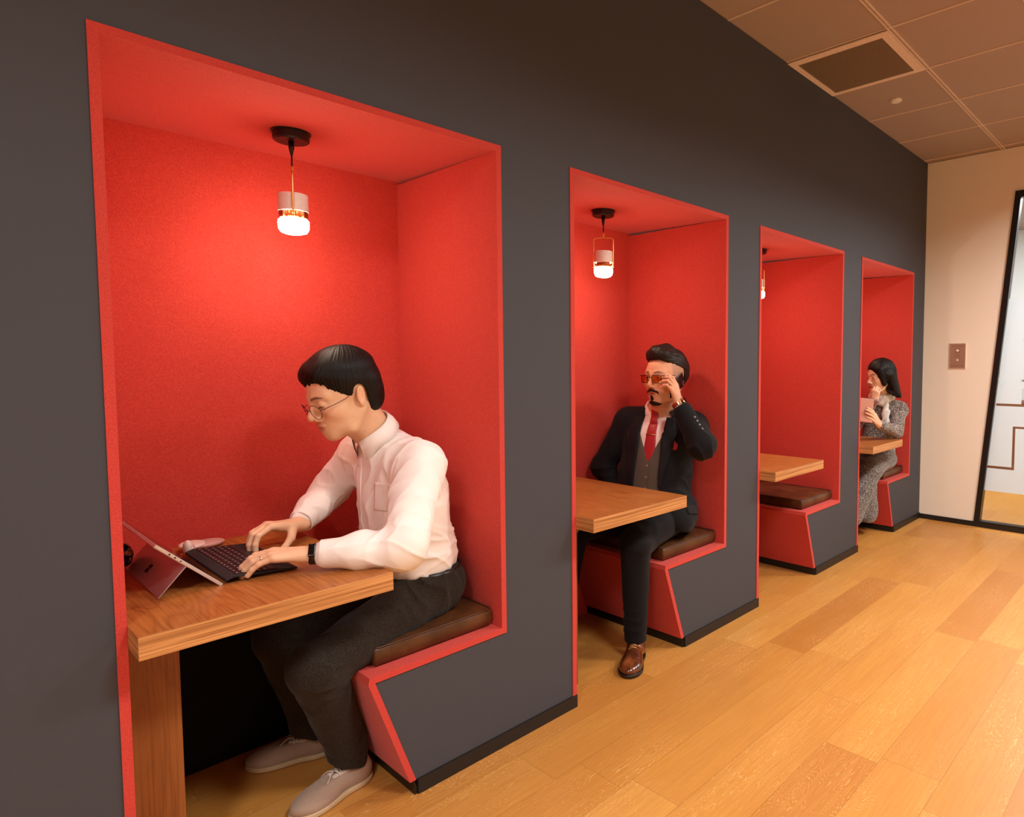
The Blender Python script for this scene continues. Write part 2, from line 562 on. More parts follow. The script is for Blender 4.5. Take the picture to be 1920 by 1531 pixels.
    tube(bm, [(lx, ly - 0.006, zc - 0.104), (lx, ly + 0.006, zc - 0.104)], 0.003, 8)
    hw, zt_, zb_ = 0.046, zc - 0.124, zc - 0.262
    ang = [1.20, 2.28, 1.45, 0.9][i]             # each frame has turned its own way
    ux, uy = math.cos(ang), math.sin(ang)
    U = lambda s, z: (lx + ux * s, ly + uy * s, z)
    fr_ = [U(-hw + 0.004, zb_ + 0.0)] + [U(-hw, zb_ + 0.02), U(-hw, zt_ - 0.014)] + [U(-hw + 0.010 * (1 - math.cos(a)) , zt_ - 0.014 + 0.012 * math.sin(a)) for a in (0.5, 1.0, 1.5)] + [U(0, zt_)]
    fr2 = [U(hw - 0.004, zb_)] + [U(hw, zb_ + 0.02), U(hw, zt_ - 0.014)] + [U(hw - 0.010 * (1 - math.cos(a)), zt_ - 0.014 + 0.012 * math.sin(a)) for a in (0.5, 1.0, 1.5)]
    tube(bm, fr_ + fr2[::-1], 0.0033, 8)
    for s in (-1, 1):
        tube(bm, [U(s * (hw - 0.016), zb_ + 0.004), U(s * (hw + 0.003), zb_ + 0.004)], 0.0045, 10)
    obj('hanger_frame', bm, M['brass'], lp, smooth=True)
    bm = bmesh.new()
    lathe(bm, [(0.014, -0.188), (0.041, -0.188), (0.042, -0.192), (0.042, -0.240), (0.040, -0.2405), (0.039, -0.236), (0.030, -0.236)], (lx, ly, zc), 48)
    obj('lamp_shade', bm, M['white_lacquer'], lp)
    bm = bmesh.new()
    for q in range(8):
        a = q * PI / 4
        tube(bm, [(lx + 0.026 * math.cos(a), ly + 0.026 * math.sin(a), zc - 0.236), (lx + 0.026 * math.cos(a), ly + 0.026 * math.sin(a), zc - 0.268)], 0.0042, 8)
    lathe(bm, [(0.021, -0.236), (0.021, -0.268)], (lx, ly, zc), 24)
    for a0 in (ang + 0.75, ang + PI - 1.9, ang + PI + 0.75, ang - 1.9):        # copper cheeks between the glass slots
        arc = [a0 + q * 1.15 / 8 for q in range(9)]
        vi = [[bm.verts.new((lx + r_ * math.cos(a), ly + r_ * math.sin(a), zc + z_)) for a in arc] for r_, z_ in ((0.0405, -0.2408), (0.0405, -0.2615), (0.036, -0.2615), (0.036, -0.2408))]
        for u_ in range(4):
            for q in range(8):
                bm.faces.new((vi[u_][q], vi[u_][q + 1], vi[(u_ + 1) % 4][q + 1], vi[(u_ + 1) % 4][q]))
        bm.faces.new([v[0] for v in vi]); bm.faces.new([v[-1] for v in vi][::-1])
    obj('neck', bm, M['copper'], lp, smooth=True)
    bm = bmesh.new()
    lathe(bm, [(0.034, -0.262), (0.042, -0.266), (0.0435, -0.276), (0.042, -0.292), (0.036, -0.302), (0.022, -0.307)], (lx, ly, zc), 40)
    obj('bulb', bm, M['bulb%d' % i], lp, smooth=True, label='glowing glass disc')

# ------------------------------------------------------------------ glass partition and the room beyond
M['glass'] = None
def mat_glass(name, frost):
    t = NT(name)
    nt = t.t
    out = nt.nodes['Material Output']
    tr = t.n('ShaderNodeBsdfTransparent'); gl = t.n('ShaderNodeBsdfGlossy'); gl.inputs['Roughness'].default_value = 0.02
    mx = t.n('ShaderNodeMixShader')
    if frost:
        tl = t.n('ShaderNodeBsdfTranslucent'); df = t.n('ShaderNodeBsdfDiffuse')
        v = t.coord(); n = t.noise(v, 500, 2)
        c = t.mix(n, (0.78, 0.85, 0.90, 1), (0.86, 0.92, 0.95, 1))
        t.l(c, tl.inputs[0]); t.l(c, df.inputs[0])
        m1 = t.n('ShaderNodeMixShader'); m1.inputs[0].default_value = 0.45
        t.l(tl.outputs[0], m1.inputs[1]); t.l(df.outputs[0], m1.inputs[2])
        mx.inputs[0].default_value = 0.85
        t.l(tr.outputs[0], mx.inputs[1]); t.l(m1.outputs[0], mx.inputs[2])
    else:
        tr.inputs[0].default_value = (0.95, 0.97, 0.96, 1)
        mx.inputs[0].default_value = 0.06
        t.l(tr.outputs[0], mx.inputs[1]); t.l(gl.outputs[0], mx.inputs[2])
    t.l(mx.outputs[0], out.inputs[0])
    return t.m
M['glass'] = mat_glass('clear_glass', False)
M['frost'] = mat_glass('frosted_film', True)
M['frame_black'] = plain('black_aluminium', lin(14, 14, 14), 0.35, bump=0)
fw = 0.042
bm = bmesh.new()
prism(bm, [(g(0), 0.0405), (g(zt), zt), (g(zt) - fw, zt), (g(0) - fw, 0.0405)], XE - 0.012, XE + 0.06, axis='x')
prism(bm, [(g(zt) - fw, zt), (YR, zt), (YR, zt - 0.05), (g(zt) - fw, zt - 0.05)], XE - 0.012, XE + 0.06, axis='x')
prism(bm, [(g(0) - fw, 0.0405), (YR, 0.0405), (YR, 0.05), (g(0) - fw, 0.05)], XE - 0.012, XE + 0.06, axis='x')
wf = obj('window_1', bm, M['frame_black'])
tag(wf, 'black frame of the slanted glass partition in the end wall', kind='structure')
bm = bmesh.new()
prism(bm, [(g(0) - fw * 0.6, 0.045), (g(zt) - fw * 0.6, zt - 0.02), (YR, zt - 0.02), (YR, 0.045)], XE + 0.024, XE + 0.030, axis='x')
obj('pane', bm, M['glass'], wf)
# frosted film, cut by clear step-shaped lines
holes = [(-0.80, -0.735, 1.496, 1.512), (-0.625, -0.575, 1.163, 1.178), (-0.775, -0.725, 1.180, 1.196), (-0.735, -0.560, 0.985, 1.005), (-0.755, -0.735, 0.985, 1.125), (-0.690, -0.505, 0.484, 0.504), (-0.700, -0.682, 0.484, 0.828), (-0.90, -0.682, 0.812, 0.828)]
ys = sorted({-1.6, g(0) - fw * 0.7} | {h[0] for h in holes} | {h[1] for h in holes} | {g(1.825) - fw * 0.7})
zs = sorted({0.30, 1.825} | {h[2] for h in holes} | {h[3] for h in holes})
bm = bmesh.new()
xf = XE + 0.0235
for y0, y1 in zip(ys, ys[1:]):
    for z0, z1 in zip(zs, zs[1:]):
        my, mz = (y0 + y1) / 2, (z0 + z1) / 2
        if any(h[0] < my < h[1] and h[2] < mz < h[3] for h in holes):
            continue
        ge = lambda z: g(z) - fw * 0.7
        if y0 >= ge(z0):
            continue
        a = [(y0, z0), (min(y1, ge(z0)), z0), (max(y0, min(y1, ge(z1))), z1), (y0, z1)]
        prism(bm, a, xf, xf + 0.0004, axis='x')
bmesh.ops.remove_doubles(bm, verts=bm.verts, dist=1e-6)
obj('film', bm, M['frost'], wf, label='frosted film with clear stepped lines')
# room beyond
RX = 9.0
tag(obj('floor.001', BX(XE + 0.1, RX, YR, 2.0, -0.05, 0), M['floor']), 'plank floor of the room beyond the glass', kind='structure')
tag(obj('wall_back.001', BX(RX, RX + 0.1, YR, 2.0, 0, HC), M['far_wall']), 'pale far wall of the room beyond the glass', kind='structure')
tag(obj('wall_left.001', BX(XE + 0.1, RX, 0.2, 0.3, 0, HC), M['far_wall']), 'pale side wall of the room beyond the glass', kind='structure')
tag(obj('wall_right.001', BX(XE + 0.1, RX, YR - 0.1, YR, 0, HC), M['far_wall']), 'pale wall of the room beyond the glass, out of view', kind='structure')
tag(obj('ceiling.001', BX(XE + 0.1, RX + 0.1, YR, 2.0, HC + 0.004, HC + 0.1), M['ceil']), 'ceiling of the room beyond the glass', kind='structure')
tag(obj('sideboard', BX(8.3, 8.8, -3.0, 0.15, 0.0005, 0.86), plain('walnut_board', lin(120, 72, 40), 0.5), bevel=0.004), 'brown wooden sideboard in the room behind the frosted glass', 'sideboard')
tag(obj('wall_screen', BX(8.95, 8.9995, -2.6, -0.1, 1.05, 1.75), M['matt_black'], bevel=0.004), 'dark wall screen in the room behind the frosted glass', 'screen')
area('meeting_room_light', (7.2, -1.5, 2.95), 2.0, 130, (0.93, 0.97, 1.0))
fl = empty('ceiling_light', (6.6, -0.95, HC), 'bright square light panel on the ceiling beyond the glass', 'ceiling light')
obj('frame', BX(6.25, 6.95, -1.3, -0.55, HC - 0.012, HC + 0.0035), M['white_lacquer'], fl)
obj('diffuser', BX(6.29, 6.91, -1.26, -0.59, HC - 0.014, HC - 0.0122), emis('lit_diffuser', (0.95, 0.98, 1, 1), 9), fl)

# ------------------------------------------------------------------ wall plate
M['steel'] = plain('brushed_bronze_plate', lin(182, 152, 132), 0.42, metal=0.6, bump=0.03)
M['steel_dark'] = plain('engraved_marks', lin(96, 66, 52), 0.5, metal=0.5, bump=0)
pl = empty('control_plate', (XE, -0.272, 1.38), 'small bronze metal control plate with two buttons on the cream end wall', 'wall plate')
obj('plate', BX(XE - 0.010, XE - 0.0005, -0.332, -0.214, 1.282, 1.482), M['steel'], pl, bevel=0.003)
obj('rim', BX(XE - 0.007, XE - 0.0003, -0.337, -0.209, 1.277, 1.487), M['vent_frame'], pl, bevel=0.002)
for zz, r in ((1.425, 0.0105), (1.347, 0.008)):
    bm = bmesh.new()
    lathe(bm, [(r, 0.0), (r, 0.004), (r * 0.7, 0.0055)], (0, 0, 0), 24, M=Matrix.Translation((XE - 0.0102, -0.272, zz)) @ Matrix.Rotation(-PI / 2, 4, 'Y'))
    obj('button', bm, M['vent_frame'], pl)
for zc, r, a0, a1 in ((1.425, 0.020, 200, 340), (1.425, 0.020, 20, 70), (1.425, 0.020, 110, 160), (1.366, 0.022, 20, 160)):
    bm = bmesh.new()
    tube(bm, [(XE - 0.0104, -0.272 + r * math.cos(math.radians(a)), zc + r * math.sin(math.radians(a))) for a in range(a0, a1 + 1, 10)], 0.0012, 5)
    obj('engraved_mark', bm, M['steel_dark'], pl)
for zl in (1.4615, 1.300):
    obj('engraved_line', BX(XE - 0.0112, XE - 0.0098, -0.322, -0.224, zl, zl + 0.0015), M['steel_dark'], pl)

# ------------------------------------------------------------------ sculpting with distance fields (bodies and clothes)
A = lambda *v: np.array(v, float)
def unit(v):
    v = np.asarray(v, float)
    return v / (np.linalg.norm(v) + 1e-12)
def dots(P, v):
    return P @ np.asarray(v, float)

def cap(a, b, ra, rb, flat=None):
    """tapered limb; flat=(direction, factor) thins it along a direction"""
    a, b = np.asarray(a, float), np.asarray(b, float)
    ab = b - a
    L2 = max(ab @ ab, 1e-9)
    def f(P):
        Q = P - a
        t = np.clip(Q @ ab / L2, 0, 1)
        R = Q - t[:, None] * ab
        if flat is not None:
            n, s = unit(flat[0]), flat[1]
            R = R + ((1 / s - 1) * (R @ n))[:, None] * n
            r = ra + (rb - ra) * t
            l = np.sqrt((R * R).sum(1)) + 1e-9
            return (l - r) * (s if s < 1 else 1)
        return np.sqrt((R * R).sum(1)) - (ra + (rb - ra) * t)
    return f

def ell(c, r, R=None):
    c, r = np.asarray(c, float), np.asarray(r, float)
    def f(P):
        Q = P - c
        if R is not None:
            Q = Q @ R
        k0 = np.sqrt(((Q / r) ** 2).sum(1)) + 1e-9
        k1 = np.sqrt(((Q / (r * r)) ** 2).sum(1)) + 1e-9
        return k0 * (k0 - 1) / k1
    return f

def rbox(c, h, r, R=None):
    c, h = np.asarray(c, float), np.asarray(h, float)
    def f(P):
        Q = P - c
        if R is not None:
            Q = Q @ R
        q = np.abs(Q) - (h - r)
        return np.sqrt((np.maximum(q, 0) ** 2).sum(1)) + np.minimum(q.max(1), 0) - r
    return f

def half(p, n):
    """half space: negative on the side away from n"""
    p, n = np.asarray(p, float), unit(n)
    return lambda P: (P - p) @ n

class Frame:
    """local frame: columns of R are the local axes, scaled by s"""
    def __init__(s, o, R, sc_=1.0):
        s.o, s.R, s.s = np.asarray(o, float), np.asarray(R, float), sc_
    def __call__(s, f):
        return lambda P: f((P - s.o) @ s.R / s.s) * s.s
    def pt(s, p):
        return s.o + s.R @ (np.asarray(p, float) * s.s)
    def loc(s, P):
        return (P - s.o) @ s.R / s.s

def frame_axes(fwd, up):
    f = unit(fwd)
    l = unit(np.cross(up, f))
    u = np.cross(f, l)
    return np.stack([f, l, u], 1)

class SDF:
    def __init__(s):
        s.ops, s.post, s.margin = [], None, 0.0
    def u(s, f, k=0.01):
        s.ops.append((f, k, 1)); return s
    def sub(s, f, k=0.005):
        s.ops.append((f, k, -1)); return s
    def cut(s, f, k=0.003):
        """keep only where f < 0"""
        s.ops.append((f, k, 0)); return s
    def comb(s, D, d, k, sg):
        if sg == 1:
            if D is None: return d
            h = np.maximum(k - np.abs(D - d), 0) / k
            return np.minimum(D, d) - h * h * k * 0.25
        if sg == -1: d = -d
        h = np.maximum(k - np.abs(D - d), 0) / k
        return np.maximum(D, d) + h * h * k * 0.25
    def ev(s, P, idx=None):
        D = None
        for i, (f, k, sg) in enumerate(s.ops):
            if idx is not None and not idx[i]: continue
            if D is None and sg != 1: continue
            D = s.comb(D, f(P), k, sg)
        if D is None:
            D = np.full(len(P), 1.0)
        if s.post is not None:
            D = D + s.post(P)
        return D
    def trace(s, o, d, tmax=1.0):
        """first surface point from o along d"""
        o, d = np.asarray(o, float), unit(d)
        t = 0.0
        for _ in range(120):
            v = float(s.ev((o + d * t)[None])[0])
            if v < 0.0003: break
            t += v * 0.7
            if t > tmax: break
        return o + d * t
    def normal(s, p, e=0.0015):
        P = np.array([p + e * np.eye(3)[i] * sg for i in range(3) for sg in (1, -1)])
        v = s.ev(P)
        return unit([v[0] - v[1], v[2] - v[3], v[4] - v[5]])
    def mesh(s, lo, hi, h, name='mesh'):
        B = 14
        lo, hi = np.asarray(lo, float), np.asarray(hi, float)
        nb = np.ceil((hi - lo) / (h * B)).astype(int)
        g = np.stack(np.meshgrid(*[np.arange(n) for n in nb], indexing='ij'), -1).reshape(-1, 3)
        cen = lo + (g + 0.5) * h * B
        R = h * B * 0.87 + s.margin
        vals = []
        D = None
        for f, k, sg in s.ops:
            d = f(cen)
            vals.append(d)
            D = d if D is None else s.comb(D, d, k, sg)
        V = np.array(vals)
        near = np.abs(D) < R * 1.6 + 0.01
        g, D, V = g[near], D[near], V[:, near]
        ks = np.array([o[1] for o in s.ops])[:, None]
        sg_ = np.array([o[2] for o in s.ops])[:, None]
        use = np.where(sg_ == 1, V < D[None] + 2.4 * R + ks, np.where(sg_ == -1, V < 2.4 * R + ks, V > -2.4 * R - ks))
        ax = np.arange(B + 1)
        loc = np.stack(np.meshgrid(ax, ax, ax, indexing='ij'), -1).reshape(-1, 3)
        cells, verts, quads = [], [], []
        dim = nb * B + 2
        key = lambda c: (c[:, 0] * dim[1] + c[:, 1]) * dim[2] + c[:, 2]
        E_ = []
        for bi in range(len(g)):
            base = g[bi] * B
            P = lo + (loc + base) * h
            d = s.ev(P, use[:, bi]).reshape(B + 1, B + 1, B + 1)
            n = d < 0
            if n.all() or not n.any(): continue
            # cells with a sign change
            c = [n[a:B + a, b:B + b, e:B + e] for a in (0, 1) for b in (0, 1) for e in (0, 1)]
            sm = sum(x.astype(np.int8) for x in c)
            act = np.argwhere((sm > 0) & (sm < 8))
            if len(act) == 0: continue
            acc = np.zeros((len(act), 3)); cnt = np.zeros(len(act))
            i, j, k_ = act.T
            for axx in range(3):
                o1, o2 = [q for q in range(3) if q != axx]
                for u_ in (0, 1):
                    for v_ in (0, 1):
                        st = act.copy(); st[:, o1] += u_; st[:, o2] += v_
                        en = st.copy(); en[:, axx] += 1
                        d0 = d[st[:, 0], st[:, 1], st[:, 2]]; d1 = d[en[:, 0], en[:, 1], en[:, 2]]
                        m = (d0 < 0) != (d1 < 0)
                        t = np.where(m, d0 / np.where(m, d0 - d1, 1), 0)
                        p = st.astype(float); p[:, axx] += t
                        acc[m] += p[m]; cnt[m] += 1
            verts.append(lo + (acc / cnt[:, None] + base) * h)
            cells.append(key(act + base))
            for axx in range(3):
                o1, o2 = [(1, 2), (2, 0), (0, 1)][axx]
                sl0 = n[:B, :B, :B]
                sl1 = np.take(n, range(1, B + 1), axis=axx)
                sl1 = sl1[tuple(slice(0, B) for _ in range(3))]
                e = np.argwhere(sl0 != sl1)
                if len(e) == 0: continue
                inside0 = sl0[e[:, 0], e[:, 1], e[:, 2]]
                e = e + base
                a_, b_ = e.copy(), e.copy()
                a_[:, o1] -= 1
                b_[:, o2] -= 1
                ab_ = a_.copy(); ab_[:, o2] -= 1
                Q = np.stack([key(e), key(a_), key(ab_), key(b_)], 1)
                Q[~inside0] = Q[~inside0][:, ::-1]
                E_.append(Q)
        cells = np.concatenate(cells); verts = np.concatenate(verts); Q = np.concatenate(E_)
        order = np.argsort(cells); cs = cells[order]
        idx = np.searchsorted(cs, Q); idx[idx >= len(cs)] = 0
        ok = (cs[idx] == Q).all(1)
        Q = order[idx[ok]]
        me = bpy.data.meshes.new(name)
        me.vertices.add(len(verts)); me.vertices.foreach_set('co', verts.astype(np.float32).ravel())
        me.loops.add(len(Q) * 4); me.loops.foreach_set('vertex_index', Q.astype(np.int32).ravel())
        me.polygons.add(len(Q)); me.polygons.foreach_set('loop_start', np.arange(0, len(Q) * 4, 4, dtype=np.int32))
        me.polygons.foreach_set('loop_total', np.full(len(Q), 4, np.int32))
        me.update(calc_edges=True)
        me.polygons.foreach_set('use_smooth', np.ones(len(Q), bool))
        s.verts = verts
        return me

def attr(me, name, vals):
    a = me.attributes.new(name, 'FLOAT', 'POINT')
    a.data.foreach_set('value', np.clip(vals, 0, 1).astype(np.float32))

_rs = np.random.RandomState(7)
_W = _rs.normal(size=(40, 3)); _W /= np.linalg.norm(_W, axis=1)[:, None]
_PH = _rs.uniform(0, 6.28, 40)
def wob(P, freq, n=6, seed=0):
    """smooth wandering field in -1..1"""
    v = np.zeros(len(P))
    for i in range(n):
        j = (i + seed * 5) % 40
        v += np.sin(P @ _W[j] * freq * (1 + 0.23 * i) + _PH[j] + 1.7 * np.sin(P @ _W[(j + 11) % 40] * freq * 0.6))
    return v / n * 1.4
def folds(P, center, axis, radius, freq, amp, seed=0):
    """creases that run across an axis near a joint"""
    Q = P - np.asarray(center, float)
    w = np.exp(-(Q * Q).sum(1) / (radius * radius))
    ph = (Q @ unit(axis)) * freq * 0.55 + 2.2 * wob(P, 16, 4, seed)
    brk = 0.55 + 0.45 * wob(P, 26, 4, seed + 3)             # creases that come and go
    return 1.9 * (-amp * w * brk * (1 - np.abs(np.sin(ph))) ** 1.4 + amp * 0.12 * w)
def sstep(x, a, b):
    t = np.clip((x - a) / (b - a), 0, 1)
    return t * t * (3 - 2 * t)

# ------------------------------------------------------------------ hands
FING = {'index': (0.027, 0.088, (0.042, 0.026, 0.021), 0.0086), 'middle': (0.0092, 0.090, (0.046, 0.029, 0.021), 0.0088),
        'ring': (-0.0088, 0.085, (0.042, 0.027, 0.021), 0.0084), 'pinky': (-0.0258, 0.077, (0.033, 0.020, 0.018), 0.0074)}
def hand(S, wrist, fwd_, back, thumb_side, curls, thumb, sc_=1.0, spread=1.0, knuck=None):
    """palm, four fingers and thumb. back = outward normal of the back of the hand"""
    w = np.asarray(wrist, float)
    f = unit(fwd_)
    s = unit(np.asarray(thumb_side, float) - f * (unit(thumb_side) @ f))
    b = unit(np.asarray(back, float) - f * (np.asarray(back, float) @ f) - s * (np.asarray(back, float) @ s))
    tips = {}
    first = True
    S.u(cap(w - f * 0.02 * sc_, w + f * 0.012 * sc_, 0.024 * sc_, 0.025 * sc_, (b, 0.74)), 0.01)
    for nm, (off, ln, ph, r) in FING.items():
        k0 = w + f * ln * sc_ + s * off * sc_ + b * (0.003 - 40 * off * off * 0.1) * sc_
        S.u(cap(w + s * off * 0.45 * sc_ + f * 0.008 * sc_, k0 - f * 0.006 * sc_, 0.0145 * sc_, 0.0118 * sc_, (b, 0.86)), 0.012)
    S.u(cap(w + f * 0.022 * sc_ + s * 0.010 * sc_ - b * 0.004 * sc_, w + f * 0.06 * sc_ + s * 0.018 * sc_ - b * 0.003 * sc_, 0.015 * sc_, 0.012 * sc_), 0.012)
    for nm, (off, ln, ph, r) in FING.items():
        p = w + f * ln * sc_ + s * off * sc_ + b * (0.003 - 40 * off * off * 0.1) * sc_
        tips[nm + '_knuckle'] = p
        ang = 0.0
        rr = r * sc_
        d0 = unit(f + s * off * 3.2 * spread)
        S.u(cap(p - d0 * 0.012 * sc_, p, rr * 1.1, rr * 1.12), 0.006)
        for q, (l, c) in enumerate(zip(ph, curls[nm])):
            ang += c
            d = d0 * math.cos(ang) - b * math.sin(ang)
            e = p + d * l * sc_
            S.u(cap(p, e, rr * (1.06 if q else 1.12), rr * 0.95), 0.0035)
            if q == 0: tips[nm + '_mid'] = (p + e) / 2
            p, rr = e, rr * 0.95
        tips[nm] = p
        tips[nm + '_dir'] = d
        tips[nm + '_up'] = unit(b * math.cos(ang) + d0 * math.sin(ang))
    p = w + f * 0.018 * sc_ + s * 0.020 * sc_ - b * 0.006 * sc_
    for q, ((l, r), dv) in enumerate(zip(((0.042, 0.0135), (0.032, 0.0105), (0.026, 0.0095)), thumb)):
        d = unit(f * dv[0] + s * dv[1] + b * dv[2])
        e = p + d * l * sc_
        S.u(cap(p, e, r * sc_, r * 0.86 * sc_), 0.008 if q == 0 else 0.004)
        p = e
    tips['thumb'] = p
    tips['thumb_dir'] = d
    return tips
def nails(parent, tips, r=0.0056):
    for nm in ('index', 'middle', 'ring', 'pinky'):
        if nm + '_up' not in tips: continue
        bm = bmesh.new()
        p, d, u_ = tips[nm], tips[nm + '_dir'], tips[nm + '_up']
        l = np.cross(u_, d)
        Mx = Matrix(((d[0] * 1.25, l[0], u_[0], p[0] + d[0] * 0.001 + u_[0] * 0.0052), (d[1] * 1.25, l[1], u_[1], p[1] + d[1] * 0.001 + u_[1] * 0.0052), (d[2] * 1.25, l[2], u_[2], p[2] + d[2] * 0.001 + u_[2] * 0.0052), (0, 0, 0, 1)))
        bmesh.ops.create_uvsphere(bm, u_segments=12, v_segments=8, radius=1)
        for v in bm.verts:
            v.co = Vector((v.co.x * r * 0.8, v.co.y * r * 0.8, v.co.z * 0.0022))
            v.co = Mx @ v.co
        obj('fingernail', bm, M['nail'], parent, smooth=True)

# ------------------------------------------------------------------ heads
def head_skin(S, F, p):
    """head and ears in the local frame F: x towards the face, y to the person's left, z up. p = proportions"""
    u = lambda f, k: S.u(F(f), k * F.s)
    sb = lambda f, k: S.sub(F(f), k * F.s)
    fw = p.get('face_w', 1.0)
    u(ell((-0.014, 0, 0.046), (0.097, 0.077 * p.get('skull_w', 1), 0.084)), 0.01)
    u(ell((0.026, 0, 0.005), (0.068, 0.063 * fw, 0.085)), 0.03)
    u(ell((0.030, 0, -0.045), (0.054, 0.056 * fw, 0.056)), 0.03)
    for s in (1, -1):
        u(cap((-0.004, s * 0.056 * fw, -0.040), (0.034, s * 0.044 * fw, -0.082), 0.018, 0.017), 0.022)
        u(cap((0.034, s * 0.042 * fw, -0.078), (0.070, s * 0.012, -0.092 - p.get('chin', 0.0)), 0.017, 0.015), 0.018)
        u(ell((0.052, s * 0.040 * fw, -0.022), (0.030, 0.022, 0.026)), 0.02)
        u(cap((0.066, s * 0.044, 0.028), (0.086, s * 0.014, 0.024), 0.012, 0.011), 0.014)
    u(ell((0.074, 0, -0.090 - p.get('chin', 0.0)), (0.016, 0.021, 0.014)), 0.018)
    u(ell((0.069, 0, -0.058), (0.028, 0.036, 0.032)), 0.026)
    for s in (1, -1):
        sb(ell((0.101, s * 0.032, 0.009), (0.014, 0.020, 0.012)), 0.014)
    # nose
    nl = p.get('nose', 1.0)
    u(cap((0.086, 0, 0.020), (0.110 * 0.5 + 0.055 * nl, 0, -0.018), 0.0072, 0.0086), 0.010)
    u(ell((0.110 + 0.004 * (nl - 1), 0, -0.026), (0.0105, 0.0096, 0.0088)), 0.008)
    for s in (1, -1):
        u(ell((0.099, s * 0.0135, -0.031), (0.011, 0.0075, 0.0075)), 0.006)
        sb(ell((0.105, s * 0.0065, -0.0385), (0.005, 0.0032, 0.004)), 0.002)
    # lids
    ex, ey, ez = 0.079, 0.032, 0.008
    op = p.get('eye_open', 0.0032)
    lk = p.get('eye_drop', 0.0)
    for s in (1, -1):
        u(ell((ex, s * ey, ez), (0.0132, 0.0150, 0.0128)), 0.005)
        if op > 0:
            sb(ell((ex + 0.011, s * ey, ez - lk), (0.009, 0.0122, op)), 0.0012)
    # lips
    u(ell((0.0925, 0, -0.0540), (0.0088, 0.025, 0.0062)), 0.005)
    u(ell((0.0895, 0, -0.0655), (0.0088, 0.021, 0.0072)), 0.007)
    sb(ell((0.102, 0, -0.0597), (0.009, 0.0225, 0.0009)), 0.0022)
    # ears
    for s in (1, -1):
        a = -0.18
        R = np.array([[math.cos(a), 0, math.sin(a)], [0, 1, 0], [-math.sin(a), 0, math.cos(a)]]) @ np.array([[math.cos(s * 0.42), -math.sin(s * 0.42), 0], [math.sin(s * 0.42), math.cos(s * 0.42), 0], [0, 0, 1]])
        y = s * 0.079 * p.get('skull_w', 1)
        u(ell((-0.011, y, -0.002), (0.0155, 0.0055, 0.0285), R), 0.006)
        sb(ell((-0.009, y + s * 0.005, 0.002), (0.0095, 0.0045, 0.0195), R), 0.003)
        u(ell((-0.001, y - s * 0.001, -0.006), (0.005, 0.005, 0.010)), 0.004)
        u(ell((-0.005, y - s * 0.003, -0.025), (0.008, 0.005, 0.008)), 0.005)

def head_tints(me, S, F, p):
    L = F.loc(S.verts)
    x, y, z = L.T
    lip = np.exp(-(((z + 0.0595) / 0.0085) ** 4 + (y / (0.0225 - 0.3 * np.abs(z + 0.0595))) ** 6)) * (x > 0.08)
    attr(me, 'lip', lip)
    ay = np.abs(y)
    arch = 0.0300 + 0.004 * np.sin(np.clip((ay - 0.012) / 0.036, 0, 1) * 3.0)
    bw = 0.0042 * (1 - 0.55 * sstep(ay, 0.03, 0.05))
    brow = np.exp(-((z - arch - p.get('brow_z', 0)) / bw) ** 4) * sstep(ay, 0.011, 0.016) * (1 - sstep(ay, 0.046, 0.053)) * (x > 0.05)
    attr(me, 'brow', brow * (0.93 + 0.07 * np.sin(1800 * (y * 0.7 + z))))
    warm = np.exp(-(((x - 0.07) / 0.03) ** 2 + ((ay - 0.042) / 0.02) ** 2 + ((z + 0.03) / 0.02) ** 2)) + 0.8 * np.exp(-(((x + 0.01) / 0.03) ** 2 + ((ay - 0.085) / 0.012) ** 2 + (z / 0.03) ** 2)) + 0.6 * np.exp(-(((x - 0.112) / 0.012) ** 2 + (y / 0.012) ** 2 + ((z + 0.027) / 0.012) ** 2))
    attr(me, 'warm', warm)
    st = np.zeros(len(x))
    if p.get('fade'):
        st = sstep(z, 0.012, 0.03) * (1 - sstep(x, 0.03, 0.05)) * 0.75
    if p.get('beard'):
        st = np.maximum(st, p['beard'] * (1 - sstep(z, -0.07, -0.045)) * (x > -0.02) * (z > -0.13))
    if p.get('shadow'):
        st = np.maximum(st, p['shadow'] * np.exp(-(((z + 0.046) / 0.006) ** 2 + (y / 0.022) ** 4)) * (x > 0.08))
    attr(me, 'stubble', st)

def eyes(parent, F, look=(1, 0, -0.2), p={}):
    for s in (1, -1):
        c = F.pt((0.079, s * 0.032, 0.008))
        bm = bmesh.new()
        bmesh.ops.create_uvsphere(bm, u_segments=24, v_segments=16, radius=0.0118 * F.s)
        g_ = F.R @ unit(look)
        for v in bm.verts:
            v.co = v.co + Vector(c)
        bm.normal_update()
        for f in bm.faces:
            n = unit(np.array(f.calc_center_median()) - c)
            a = n @ g_
            f.material_index = 2 if a > 0.975 else 1 if a > 0.87 else 0
        obj('eye', bm, [M['eye_white'], M['iris'], M['pupil']], parent, smooth=True)

